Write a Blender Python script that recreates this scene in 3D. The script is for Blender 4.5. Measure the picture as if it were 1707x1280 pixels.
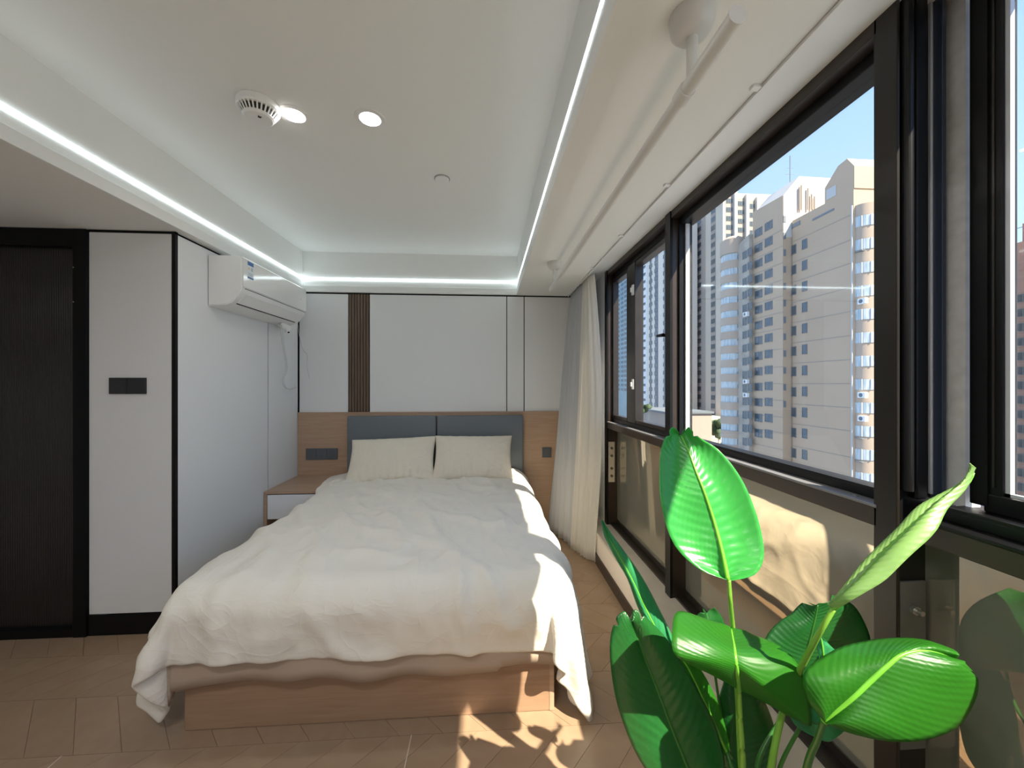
import bpy, bmesh, math, random
from math import sin, cos, pi, atan, atan2, radians, sqrt, tan
from mathutils import Vector, Matrix, noise
random.seed(7)
for o in list(bpy.data.objects):
    bpy.data.objects.remove(o)
SC = bpy.context.scene
COL = SC.collection

# ------------------------------------------------------------------ camera
FPX = 640.0; CX = 853.5; CY = 640.5; YAW = atan(42.5 / 640); HC = 1.36
cam_d = bpy.data.cameras.new('camera'); cam = bpy.data.objects.new('camera', cam_d); COL.objects.link(cam)
cam_d.sensor_width = 36.0; cam_d.lens = 36.0 * FPX / 1707.0; cam_d.clip_start = 0.02; cam_d.clip_end = 2000
cam.location = (0, 0, HC); cam.rotation_euler = (pi / 2, 0, -YAW)
SC.camera = cam
# ------------------------------------------------------------------ sky, sun, exposure
SC.view_settings.view_transform = 'Standard'; SC.view_settings.look = 'None'
SC.view_settings.gamma = 1.0; SC.view_settings.use_curve_mapping = False
SC.view_settings.exposure = 1.05
SKY_STRENGTH = 0.85
REAR_FILL_W = 3.4  # power of the added downlights behind the camera
SUN_STRENGTH = 8.5
SUN_DIR = Vector((-1.0, 1.25, -1.80))
world = bpy.data.worlds.new('sky'); SC.world = world; world.use_nodes = True
wn = world.node_tree; wn.nodes.clear()
wo = wn.nodes.new('ShaderNodeOutputWorld'); wb = wn.nodes.new('ShaderNodeBackground')
wt = wn.nodes.new('ShaderNodeTexCoord'); ws = wn.nodes.new('ShaderNodeSeparateXYZ'); wr = wn.nodes.new('ShaderNodeValToRGB')
wn.links.new(wt.outputs['Generated'], ws.inputs[0]); wn.links.new(ws.outputs['Z'], wr.inputs[0])
wr.color_ramp.elements[0].position = 0.0; wr.color_ramp.elements[0].color = (0.54, 0.69, 0.92, 1)
wr.color_ramp.elements[1].position = 0.6; wr.color_ramp.elements[1].color = (0.27, 0.45, 0.83, 1)
wn.links.new(wr.outputs[0], wb.inputs[0]); wb.inputs[1].default_value = SKY_STRENGTH
wn.links.new(wb.outputs[0], wo.inputs[0])
sd = bpy.data.lights.new('sun', 'SUN'); sd.energy = SUN_STRENGTH; sd.angle = radians(0.6); sd.color = (1.0, 0.88, 0.70)
sun = bpy.data.objects.new('sun', sd); COL.objects.link(sun); sun.location = (6, -6, 12)
sun.rotation_euler = SUN_DIR.to_track_quat('-Z', 'Y').to_euler()

# ------------------------------------------------------------------ pixel -> point helpers
_c, _s = cos(YAW), sin(YAW)
def ray(px, py):
    a = (px - CX) / FPX; b = (CY - py) / FPX
    return (a * _c + _s, -a * _s + _c, b)
def atY(px, py, Y):
    d = ray(px, py); k = Y / d[1]; return Vector((d[0] * k, Y, HC + d[2] * k))
def atX(px, py, X):
    d = ray(px, py); k = X / d[0]; return Vector((X, d[1] * k, HC + d[2] * k))
def atZ(px, py, Z):
    d = ray(px, py); k = (Z - HC) / d[2]; return Vector((d[0] * k, d[1] * k, Z))

# ------------------------------------------------------------------ materials
def mat(name, base=(0.8, 0.8, 0.8), rough=0.5, metal=0.0, emit=None, est=1.0, spec=0.5, coat=0.0, alpha=1.0,
        var=0.0, vscale=8.0, vstretch=(1, 1, 1), bump=0.0, bscale=60.0, bstretch=(1, 1, 1), base2=None, transmit=0.0, sheen=0.0):
    m = bpy.data.materials.new(name); m.use_nodes = True
    nt = m.node_tree; p = nt.nodes['Principled BSDF']
    p.inputs['Base Color'].default_value = (*base, 1); p.inputs['Roughness'].default_value = rough
    p.inputs['Metallic'].default_value = metal; p.inputs['Specular IOR Level'].default_value = spec
    p.inputs['Coat Weight'].default_value = coat; p.inputs['Coat Roughness'].default_value = 0.08
    if sheen: p.inputs['Sheen Weight'].default_value = sheen
    if emit:
        p.inputs['Emission Color'].default_value = (*emit, 1); p.inputs['Emission Strength'].default_value = est
    if var or base2:
        tc = nt.nodes.new('ShaderNodeTexCoord'); mp = nt.nodes.new('ShaderNodeMapping'); nz = nt.nodes.new('ShaderNodeTexNoise')
        mp.inputs['Scale'].default_value = vstretch; nz.inputs['Scale'].default_value = vscale; nz.inputs['Detail'].default_value = 5
        nt.links.new(tc.outputs['Object'], mp.inputs[0]); nt.links.new(mp.outputs[0], nz.inputs['Vector'])
        cr = nt.nodes.new('ShaderNodeValToRGB'); cr.color_ramp.elements[0].position = 0.32; cr.color_ramp.elements[1].position = 0.68
        b2 = base2 if base2 else tuple(max(0, c * (1 - var)) for c in base)
        cr.color_ramp.elements[0].color = (*b2, 1); cr.color_ramp.elements[1].color = (*base, 1)
        nt.links.new(nz.outputs['Fac'], cr.inputs[0]); nt.links.new(cr.outputs[0], p.inputs['Base Color'])
    if bump:
        tc = nt.nodes.new('ShaderNodeTexCoord'); mp = nt.nodes.new('ShaderNodeMapping'); nz = nt.nodes.new('ShaderNodeTexNoise')
        mp.inputs['Scale'].default_value = bstretch; nz.inputs['Scale'].default_value = bscale; nz.inputs['Detail'].default_value = 4
        bp = nt.nodes.new('ShaderNodeBump'); bp.inputs['Strength'].default_value = bump; bp.inputs['Distance'].default_value = 0.01
        nt.links.new(tc.outputs['Object'], mp.inputs[0]); nt.links.new(mp.outputs[0], nz.inputs['Vector'])
        nt.links.new(nz.outputs['Fac'], bp.inputs['Height']); nt.links.new(bp.outputs[0], p.inputs['Normal'])
    return m

def glass_mat(name, tint=(1, 1, 1), refl=0.5, rough=0.0):
    m = bpy.data.materials.new(name); m.use_nodes = True; nt = m.node_tree; nt.nodes.clear()
    o = nt.nodes.new('ShaderNodeOutputMaterial'); mx = nt.nodes.new('ShaderNodeMixShader')
    t = nt.nodes.new('ShaderNodeBsdfTransparent'); g = nt.nodes.new('ShaderNodeBsdfGlossy'); lw = nt.nodes.new('ShaderNodeFresnel')
    nt.nodes.remove(lw); lw = nt.nodes.new('ShaderNodeLayerWeight'); lw.inputs['Blend'].default_value = 0.5
    pw = nt.nodes.new('ShaderNodeMath'); pw.operation = 'POWER'; pw.inputs[1].default_value = 4.0
    mu = nt.nodes.new('ShaderNodeMath'); mu.operation = 'MULTIPLY_ADD'; mu.inputs[1].default_value = 0.6; mu.inputs[2].default_value = refl
    nt.links.new(lw.outputs['Facing'], pw.inputs[0])
    t.inputs[0].default_value = (*tint, 1); g.inputs['Roughness'].default_value = rough
    nt.links.new(pw.outputs[0], mu.inputs[0]); nt.links.new(mu.outputs[0], mx.inputs[0])
    nt.links.new(t.outputs[0], mx.inputs[1]); nt.links.new(g.outputs[0], mx.inputs[2]); nt.links.new(mx.outputs[0], o.inputs[0])
    return m

def leaf_mat(name, base, base2, transl, tw=0.35, rough=0.28, vscale=3.0):
    m = bpy.data.materials.new(name); m.use_nodes = True; nt = m.node_tree
    p = nt.nodes['Principled BSDF']; o = nt.nodes['Material Output']
    p.inputs['Roughness'].default_value = rough; p.inputs['Specular IOR Level'].default_value = 0.6
    tc = nt.nodes.new('ShaderNodeTexCoord'); sp = nt.nodes.new('ShaderNodeSeparateXYZ')
    nt.links.new(tc.outputs['UV'], sp.inputs[0])
    # fine lateral veins: bands along the blade (u), the uv already leans them forward
    m1 = nt.nodes.new('ShaderNodeMath'); m1.operation = 'MULTIPLY'; m1.inputs[1].default_value = 150.0
    m2 = nt.nodes.new('ShaderNodeMath'); m2.operation = 'SINE'
    nt.links.new(sp.outputs['X'], m1.inputs[0]); nt.links.new(m1.outputs[0], m2.inputs[0])
    m3 = nt.nodes.new('ShaderNodeMath'); m3.operation = 'MULTIPLY_ADD'; m3.inputs[1].default_value = 0.5; m3.inputs[2].default_value = 0.5
    nt.links.new(m2.outputs[0], m3.inputs[0])
    nz = nt.nodes.new('ShaderNodeTexNoise'); nz.inputs['Scale'].default_value = vscale
    mp = nt.nodes.new('ShaderNodeMapping'); mp.inputs['Scale'].default_value = (16, 1.5, 1)
    nt.links.new(tc.outputs['UV'], mp.inputs[0]); nt.links.new(mp.outputs[0], nz.inputs['Vector'])
    mx = nt.nodes.new('ShaderNodeMix'); mx.data_type = 'RGBA'
    mx.inputs[6].default_value = (*base, 1); mx.inputs[7].default_value = (*base2, 1)
    nt.links.new(nz.outputs['Fac'], mx.inputs[0]); nt.links.new(mx.outputs[2], p.inputs['Base Color'])
    bp = nt.nodes.new('ShaderNodeBump'); bp.inputs['Strength'].default_value = 0.25; bp.inputs['Distance'].default_value = 0.0012
    nt.links.new(m3.outputs[0], bp.inputs['Height']); nt.links.new(bp.outputs[0], p.inputs['Normal'])
    tr = nt.nodes.new('ShaderNodeBsdfTranslucent'); tr.inputs[0].default_value = (*transl, 1)
    ms = nt.nodes.new('ShaderNodeMixShader'); ms.inputs[0].default_value = tw
    nt.links.new(p.outputs[0], ms.inputs[1]); nt.links.new(tr.outputs[0], ms.inputs[2]); nt.links.new(ms.outputs[0], o.inputs[0])
    return m

def wood_mat(name, a, b, stretch, scale=6.0, rough=0.42, tint=0.0):
    m = bpy.data.materials.new(name); m.use_nodes = True; nt = m.node_tree; p = nt.nodes['Principled BSDF']
    p.inputs['Roughness'].default_value = rough
    tc = nt.nodes.new('ShaderNodeTexCoord'); mp = nt.nodes.new('ShaderNodeMapping'); mp.inputs['Scale'].default_value = stretch
    nz = nt.nodes.new('ShaderNodeTexNoise'); nz.inputs['Scale'].default_value = scale; nz.inputs['Detail'].default_value = 8; nz.inputs['Distortion'].default_value = 0.8
    nt.links.new(tc.outputs['Object'], mp.inputs[0]); nt.links.new(mp.outputs[0], nz.inputs['Vector'])
    cr = nt.nodes.new('ShaderNodeValToRGB'); cr.color_ramp.elements[0].position = 0.3; cr.color_ramp.elements[1].position = 0.7
    cr.color_ramp.elements[0].color = (*b, 1); cr.color_ramp.elements[1].color = (*a, 1)
    nt.links.new(nz.outputs['Fac'], cr.inputs[0])
    if tint:
        oi = nt.nodes.new('ShaderNodeObjectInfo'); hs = nt.nodes.new('ShaderNodeHueSaturation')
        mr = nt.nodes.new('ShaderNodeMapRange'); mr.inputs[3].default_value = 1 - tint; mr.inputs[4].default_value = 1 + tint
        nt.links.new(oi.outputs['Random'], mr.inputs[0]); nt.links.new(mr.outputs[0], hs.inputs['Value'])
        nt.links.new(cr.outputs[0], hs.inputs['Color']); nt.links.new(hs.outputs[0], p.inputs['Base Color'])
    else:
        nt.links.new(cr.outputs[0], p.inputs['Base Color'])
    return m

M = {}
M['ceil'] = mat('ceiling_paint', (0.86, 0.87, 0.85), 0.75)
M['wallpaint'] = mat('wall_paint', (0.80, 0.81, 0.80), 0.8)
M['panel'] = mat('linen_wall_panel', (0.80, 0.81, 0.81), 0.6, bump=0.06, bscale=120, bstretch=(0.3, 0.3, 3))
M['black'] = mat('black_trim', (0.003, 0.003, 0.003), 0.45, spec=0.25)
M['blackmat'] = mat('black_matt_trim', (0.0025, 0.0025, 0.003), 0.6, spec=0.2)
M['slat'] = wood_mat('walnut_slat', (0.17, 0.115, 0.078), (0.105, 0.07, 0.048), (30, 30, 1.5), 4, 0.45)
M['slatbk'] = mat('slat_groove', (0.03, 0.02, 0.014), 0.7)
M['oak'] = wood_mat('oak_panel', (0.50, 0.345, 0.24), (0.43, 0.285, 0.19), (1.2, 6, 22), 3.0, 0.4)
M['oakbed'] = wood_mat('oak_bed_base', (0.38, 0.245, 0.16), (0.32, 0.195, 0.12), (1.2, 6, 22), 3.0, 0.38)
M['floor'] = wood_mat('oak_floor_plank', (0.37, 0.262, 0.175), (0.32, 0.215, 0.137), (2.5, 2.5, 1), 3.0, 0.36, 0.03)
M['floorbase'] = mat('floor_joint', (0.20, 0.13, 0.08), 0.6)
M['joint'] = mat('light_joint', (0.62, 0.54, 0.44), 0.5)
M['cushion'] = mat('grey_blue_leather', (0.145, 0.168, 0.192), 0.42, bump=0.12, bscale=260)
M['duvet'] = mat('cream_cotton', (0.80, 0.76, 0.68), 0.85, sheen=0.2)
def crumple(m, s1, s2, d):
    nt = m.node_tree; p = nt.nodes['Principled BSDF']; tc = nt.nodes.new('ShaderNodeTexCoord'); prev = None
    for sc, st, dist, rot in ((s1, (1, 0.35, 1), d, 0.7), (s2, (0.5, 1, 1), d * 0.35, -0.4), (s1 * 0.6, (1, 1, 1), d * 1.2, 0.2)):
        mp = nt.nodes.new('ShaderNodeMapping'); mp.inputs['Scale'].default_value = st; mp.inputs['Rotation'].default_value = (0, 0, rot)
        nz = nt.nodes.new('ShaderNodeTexNoise'); nz.inputs['Scale'].default_value = sc; nz.inputs['Detail'].default_value = 2; nz.inputs['Distortion'].default_value = 1.2
        a = nt.nodes.new('ShaderNodeMath'); a.operation = 'SUBTRACT'; a.inputs[1].default_value = 0.5
        b = nt.nodes.new('ShaderNodeMath'); b.operation = 'ABSOLUTE'
        c = nt.nodes.new('ShaderNodeMath'); c.operation = 'POWER'; c.inputs[1].default_value = 0.6
        bp = nt.nodes.new('ShaderNodeBump'); bp.inputs['Strength'].default_value = 0.6; bp.inputs['Distance'].default_value = dist; bp.invert = True
        nt.links.new(tc.outputs['Object'], mp.inputs[0]); nt.links.new(mp.outputs[0], nz.inputs['Vector'])
        nt.links.new(nz.outputs['Fac'], a.inputs[0]); nt.links.new(a.outputs[0], b.inputs[0]); nt.links.new(b.outputs[0], c.inputs[0])
        nt.links.new(c.outputs[0], bp.inputs['Height'])
        if prev: nt.links.new(prev.outputs[0], bp.inputs['Normal'])
        prev = bp
    nt.links.new(prev.outputs[0], p.inputs['Normal'])
crumple(M['duvet'], 4.0, 13.0, 0.009)
M['pillow'] = mat('warm_cream_cotton', (0.80, 0.73, 0.61), 0.85, sheen=0.2)
crumple(M['pillow'], 7.0, 18.0, 0.010)
M['sheet'] = mat('shaded_beige_sheet', (0.44, 0.34, 0.265), 0.85)  # beige-brown cloth, darkened with the duvet's shade in its colour
M['white'] = mat('white_plastic', (0.86, 0.86, 0.85), 0.3)
M['whitegloss'] = mat('white_gloss_panel', (0.88, 0.88, 0.87), 0.10, coat=0.5)
M['whitelac'] = mat('white_lacquer', (0.84, 0.85, 0.88), 0.35)
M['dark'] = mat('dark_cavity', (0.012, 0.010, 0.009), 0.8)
M['greyplate'] = mat('graphite_plate', (0.10, 0.11, 0.125), 0.4)
M['blackplate'] = mat('black_switch', (0.016, 0.018, 0.022), 0.35)
M['grille'] = mat('detector_slot', (0.02, 0.02, 0.02), 0.7)
M['led'] = mat('led_strip', (1, 1, 1), 0.5, emit=(0.82, 0.96, 1.0), est=3.2)
M['lamp'] = mat('downlight_diffuser', (1, 1, 1), 0.5, emit=(1.0, 0.97, 0.92), est=14.0)
M['rod'] = mat('white_enamel_rod', (0.66, 0.65, 0.62), 0.32)
M['frame'] = mat('bronze_aluminium', (0.022, 0.017, 0.014), 0.32, spec=0.6, var=0.25, vscale=20)
M['frameb'] = mat('brown_bronze_aluminium', (0.036, 0.024, 0.017), 0.36, metal=0.0, var=0.2, vscale=14)
M['framed'] = mat('near_black_aluminium', (0.006, 0.006, 0.007), 0.35, spec=0.3)
M['sealgrey'] = mat('silver_grey_edge', (0.70, 0.71, 0.72), 0.5, var=0.15, vscale=40)
M['alu'] = mat('bright_aluminium_edge', (0.62, 0.64, 0.70), 0.35, metal=0.2)
M['capgrey'] = mat('transom_cap_grey', (0.20, 0.20, 0.215), 0.35)
M['bluedark'] = mat('blue_black_profile', (0.03, 0.042, 0.07), 0.35)
M['boltd'] = mat('dark_bolt', (0.16, 0.14, 0.11), 0.35, metal=0.5)
M['bracket'] = mat('pale_steel_bracket', (0.74, 0.67, 0.55), 0.45, metal=0.3, var=0.15, vscale=30)
M['bracketd'] = mat('dull_steel_bracket', (0.16, 0.165, 0.15), 0.5, metal=0.3, var=0.2, vscale=30)
M['bolt'] = mat('steel_bolt', (0.5, 0.5, 0.48), 0.3, metal=0.8)
M['stone'] = mat('beige_stone_ledge', (0.62, 0.56, 0.48), 0.3, var=0.12, vscale=9)
M['parapet'] = mat('parapet_paint', (0.80, 0.73, 0.66), 0.6)
M['skirt'] = mat('dark_brown_skirting', (0.045, 0.03, 0.024), 0.4)
M['glass'] = glass_mat('window_glass', (0.97, 0.985, 0.98), 0.035)
M['curtain'] = mat('grey_blackout_cloth', (0.44, 0.45, 0.47), 0.8, sheen=0.1)
M['pot'] = mat('white_ceramic_pot', (0.75, 0.74, 0.72), 0.3)
M['soil'] = mat('potting_soil', (0.05, 0.035, 0.025), 0.9, bump=0.6, bscale=60)
M['stem'] = mat('green_stem', (0.20, 0.44, 0.05), 0.35, spec=0.5, var=0.3, vscale=6)
M['cord'] = mat('white_cord', (0.62, 0.62, 0.62), 0.4)
M['blue'] = mat('label_blue', (0.05, 0.16, 0.42), 0.4)
M['labelw'] = mat('label_paper', (0.72, 0.80, 0.86), 0.4)
M['labely'] = mat('label_yellow', (0.8, 0.6, 0.2), 0.4)
M['labelg'] = mat('label_grey', (0.35, 0.37, 0.4), 0.4)

def sheer_mat():
    m = bpy.data.materials.new('sheer_voile'); m.use_nodes = True; nt = m.node_tree; nt.nodes.clear()
    o = nt.nodes.new('ShaderNodeOutputMaterial'); d = nt.nodes.new('ShaderNodeBsdfDiffuse'); t = nt.nodes.new('ShaderNodeBsdfTranslucent')
    x = nt.nodes.new('ShaderNodeBsdfTransparent'); a = nt.nodes.new('ShaderNodeMixShader'); b = nt.nodes.new('ShaderNodeMixShader')
    d.inputs[0].default_value = (0.93, 0.91, 0.87, 1); t.inputs[0].default_value = (0.93, 0.91, 0.87, 1)
    a.inputs[0].default_value = 0.5; b.inputs[0].default_value = 0.25
    nt.links.new(d.outputs[0], a.inputs[1]); nt.links.new(t.outputs[0], a.inputs[2])
    nt.links.new(a.outputs[0], b.inputs[1]); nt.links.new(x.outputs[0], b.inputs[2]); nt.links.new(b.outputs[0], o.inputs[0])
    return m
M['sheer'] = sheer_mat()

def spandrel_mat():
    m = bpy.data.materials.new('spandrel_glass'); m.use_nodes = True; nt = m.node_tree; nt.nodes.clear()
    o = nt.nodes.new('ShaderNodeOutputMaterial'); d = nt.nodes.new('ShaderNodeBsdfDiffuse'); g = nt.nodes.new('ShaderNodeBsdfGlossy')
    mx = nt.nodes.new('ShaderNodeMixShader'); mx.inputs[0].default_value = 0.42
    d.inputs[0].default_value = (0.22, 0.225, 0.195, 1); g.inputs['Roughness'].default_value = 0.0
    g.inputs[0].default_value = (0.95, 0.82, 0.64, 1)
    nt.links.new(d.outputs[0], mx.inputs[1]); nt.links.new(g.outputs[0], mx.inputs[2]); nt.links.new(mx.outputs[0], o.inputs[0])
    return m
M['spandrel'] = spandrel_mat()

# ------------------------------------------------------------------ mesh helpers
ORG = {}
class MB:
    def __init__(s): s.bm = bmesh.new()
    def box(s, x0, x1, y0, y1, z0, z1, bev=0.0, seg=2):
        r = bmesh.ops.create_cube(s.bm, size=1.0)
        for v in r['verts']:
            v.co = Vector(((x0 + x1) / 2 + v.co.x * (x1 - x0), (y0 + y1) / 2 + v.co.y * (y1 - y0), (z0 + z1) / 2 + v.co.z * (z1 - z0)))
        if bev:
            es = {e for v in r['verts'] for e in v.link_edges}
            bmesh.ops.bevel(s.bm, geom=list(es), offset=bev, segments=seg, affect='EDGES', profile=0.5)
        return s
    def cyl(s, a, b, r0, r1=None, n=20, caps=True):
        a = Vector(a); b = Vector(b); r1 = r0 if r1 is None else r1
        d = b - a; q = d.to_track_quat('Z', 'Y').to_matrix().to_4x4(); q.translation = (a + b) / 2
        bmesh.ops.create_cone(s.bm, cap_ends=caps, segments=n, radius1=max(r0, 1e-5), radius2=max(r1, 1e-5), depth=d.length, matrix=q)
        return s
    def lathe(s, prof, c, axis=Vector((0, 0, 1)), n=32):
        q = Vector(axis).to_track_quat('Z', 'Y').to_matrix(); c = Vector(c); rings = []
        for r, z in prof:
            rings.append([s.bm.verts.new(c + q @ Vector((r * cos(2 * pi * k / n), r * sin(2 * pi * k / n), z))) for k in range(n)])
        for i in range(len(rings) - 1):
            for k in range(n):
                s.bm.faces.new((rings[i][k], rings[i][(k + 1) % n], rings[i + 1][(k + 1) % n], rings[i + 1][k]))
        s.bm.faces.new(list(reversed(rings[0]))); s.bm.faces.new(rings[-1])
        return s
    def poly(s, pts):
        s.bm.faces.new([s.bm.verts.new(Vector(p)) for p in pts]); return s
    def prism(s, pts, vec):
        vec = Vector(vec); a = [s.bm.verts.new(Vector(p)) for p in pts]; b = [s.bm.verts.new(Vector(p) + vec) for p in pts]
        n = len(pts)
        for i in range(n): s.bm.faces.new((a[i], a[(i + 1) % n], b[(i + 1) % n], b[i]))
        s.bm.faces.new(list(reversed(a))); s.bm.faces.new(b)
        return s
    def tube(s, pts, rad, n=10):
        pts = [Vector(p) for p in pts]; rings = []
        for i, p in enumerate(pts):
            t = (pts[min(i + 1, len(pts) - 1)] - pts[max(i - 1, 0)]).normalized()
            u = t.cross(Vector((0, 0, 1)))
            if u.length < 0.05: u = t.cross(Vector((0, 1, 0)))
            u.normalize(); w = t.cross(u); r = rad(i / (len(pts) - 1)) if callable(rad) else rad
            rings.append([s.bm.verts.new(p + (u * cos(2 * pi * k / n) + w * sin(2 * pi * k / n)) * r) for k in range(n)])
        for i in range(len(rings) - 1):
            for k in range(n):
                s.bm.faces.new((rings[i][k], rings[i][(k + 1) % n], rings[i + 1][(k + 1) % n], rings[i + 1][k]))
        s.bm.faces.new(list(reversed(rings[0]))); s.bm.faces.new(rings[-1])
        return s
    def grid(s, P, closed=False):
        V = [[s.bm.verts.new(Vector(p)) for p in row] for row in P]
        for i in range(len(V) - 1):
            for j in range(len(V[0]) - 1):
                s.bm.faces.new((V[i][j], V[i][j + 1], V[i + 1][j + 1], V[i + 1][j]))
        return s

def spline(pts, n):
    pts = [Vector(p) for p in pts]; m = len(pts) - 1; out = []
    for i in range(n + 1):
        t = i / n * m; k = min(int(t), m - 1); f = t - k
        p0 = pts[max(k - 1, 0)]; p1 = pts[k]; p2 = pts[k + 1]; p3 = pts[min(k + 2, m)]
        out.append(0.5 * ((2 * p1) + (p2 - p0) * f + (2 * p0 - 5 * p1 + 4 * p2 - p3) * f * f + (3 * p1 - p0 - 3 * p2 + p3) * f ** 3))
    return out

def obj(name, mb, m, parent=None, smooth=False, label=None, normals=True):
    bm = mb.bm if isinstance(mb, MB) else mb
    if normals: bmesh.ops.recalc_face_normals(bm, faces=bm.faces)
    me = bpy.data.meshes.new(name); org = ORG.get(parent.name, Vector()) if parent else Vector()
    if parent is None:
        xs = [v.co for v in bm.verts]
        org = Vector(((min(v.x for v in xs) + max(v.x for v in xs)) / 2, (min(v.y for v in xs) + max(v.y for v in xs)) / 2, min(v.z for v in xs)))
    for v in bm.verts: v.co -= org
    bm.to_mesh(me); bm.free()
    if smooth:
        me.shade_smooth()
        if smooth == 'auto': me.set_sharp_from_angle(angle=radians(35))
    me.materials.append(m)
    o = bpy.data.objects.new(name, me); COL.objects.link(o)
    if parent: o.parent = parent
    else: o.location = org
    ORG[o.name] = org
    if label: o['label'] = label
    return o

def from_mesh(name, me, m, parent=None, smooth=True):
    bm = bmesh.new(); bm.from_mesh(me)
    return obj(name, bm, m, parent, smooth, normals=False)

def thing(name, label, cat, loc, group=None):
    o = bpy.data.objects.new(name, None); COL.objects.link(o); o.location = loc; o.empty_display_size = 0.05
    o['label'] = label; o['category'] = cat
    if group: o['group'] = group
    ORG[o.name] = Vector(loc); return o
def tag(o, label, cat, group=None):
    o['label'] = label; o['category'] = cat
    if group: o['group'] = group
    return o
def struct(o): o['kind'] = 'structure'; return o
def copy_part(src, parent, off):
    c = src.copy(); COL.objects.link(c); c.parent = parent; c.location = off
    ORG[c.name] = ORG[parent.name]; return c

# ================================================================== SETTING
XL = -1.70; YB = 3.60; ZC = 2.195; YD = 2.22; XE = -3.2; YN = -2.8
TX0, TX1, TZL, TZT = -1.66, 0.29, 2.315, 2.56
TY0 = -2.0
XT = 0.776      # curtain track
XW = 0.96; XG = 1.04
# floor
fl = struct(obj('floor', MB().box(XE, 0.835, YN, YB + 0.1, -0.12, -0.004), M['floorbase']))
ORG[fl.name] = ORG[fl.name]
RW = 0.275; PL = 0.168
plank_cache = {}
def plank(x0, y0, sgn, xmax=0.833, xmin=XE):
    # chevron plank: parallelogram, ends on the row lines
    sh = RW * sgn * 0.95
    key = sgn
    g = 0.0008
    if key not in plank_cache:
        a = [(g, g, 0), (PL - g, g, 0), (PL - g + sh, RW - g, 0), (g + sh, RW - g, 0)]
        mb = MB().prism([(p[0], p[1], -0.008) for p in a], (0, 0, 0.008))
        bmesh.ops.recalc_face_normals(mb.bm, faces=mb.bm.faces)
        me = bpy.data.meshes.new('plank'); mb.bm.to_mesh(me); mb.bm.free(); me.materials.append(M['floor']); plank_cache[key] = me
    o = bpy.data.objects.new('plank', plank_cache[key]); COL.objects.link(o); o.parent = fl
    o.location = Vector((x0, y0, 0)) - ORG[fl.name]
    return o
def clipped_plank(x0, y0, sgn, lo, hi):
    sh = RW * sgn * 0.95; g = 0.0008
    pts = [(x0 + g, y0 + g), (x0 + PL - g, y0 + g), (x0 + PL - g + sh, y0 + RW - g), (x0 + g + sh, y0 + RW - g)]
    def clip(P, f):
        out = []
        for i in range(len(P)):
            a, b = P[i], P[(i + 1) % len(P)]; fa, fb = f(a), f(b)
            if fa >= 0: out.append(a)
            if fa * fb < 0:
                t = fa / (fa - fb); out.append((a[0] + (b[0] - a[0]) * t, a[1] + (b[1] - a[1]) * t))
        return out
    P = clip(pts, lambda p: p[0] - lo)
    if len(P) > 2: P = clip(P, lambda p: hi - p[0])
    if len(P) > 2: P = clip(P, lambda p: YB - p[1])
    if len(P) < 3: return
    obj('plank', MB().prism([(p[0], p[1], -0.008) for p in P], (0, 0, 0.008)), M['floor'], fl)
for r in range(-2, 8):
    y0 = 1.51 + RW * r; sgn = -1 if r % 2 == 0 else 1
    if y0 >= YB: continue
    lo, hi = (-3.0, 0.833) if y0 < YD else (0.20, 0.833)
    if y0 > 1.8 and y0 < YD: lo = -3.0
    k0 = int((lo - abs(RW)) / PL) - 2; k1 = int((hi + RW) / PL) + 2
    for k in range(k0, k1):
        x0 = k * PL + (0.04 if r % 2 else 0.0); sh = RW * sgn * 0.95
        xa = min(x0, x0 + sh); xb = max(x0 + PL, x0 + PL + sh)
        if xb <= lo or xa >= hi: continue
        if y0 > 1.75 and lo < 0 and xa > -1.25 and xb < 0.2: continue
        if xa >= lo and xb <= hi and y0 + RW <= YB: plank(x0, y0, sgn)
        else: clipped_plank(x0, y0, sgn, lo, hi)
# pale board-end joints
for (x, ya, yb) in ((-1.55, 0.96, 1.51), (-0.29, 0.96, 1.51)):
    obj('board_joint', MB().box(x - 0.0018, x + 0.0018, ya, yb, -0.002, 0.0006), M['joint'], fl)
rest = MB().box(XE, 0.833, YN, 0.96, -0.01, 0.0)
rest.box(XE, -1.62, 2.52, YB, -0.01, -0.001)
obj('near_boards', rest, M['floor'], fl)

# ceiling: lower perimeter + raised tray
cb = MB()
cb.box(XE, TX0, YN, YD + 0.02, ZC, ZC + 0.5)           # left of tray
cb.box(XL - 0.1, TX0, YD + 0.02, YB + 0.1, ZC, ZC + 0.5)
cb.box(TX1, XT - 0.012, YN, YB + 0.1, ZC, ZC + 0.5)     # right soffit
cb.box(TX0, TX1, YN, TY0, ZC, ZC + 0.5)
cb.box(TX0, TX1, YB - 0.005, YB + 0.1, ZC, ZC + 0.5)
cb.box(TX0, TX1, TY0, YB, TZT, TZT + 0.2)
cb.box(XT + 0.012, XG + 0.12, YN, YB + 0.1, 2.262, 2.45)  # window strip, a little higher
cl = struct(obj('ceiling', cb, M['ceil']))
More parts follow.
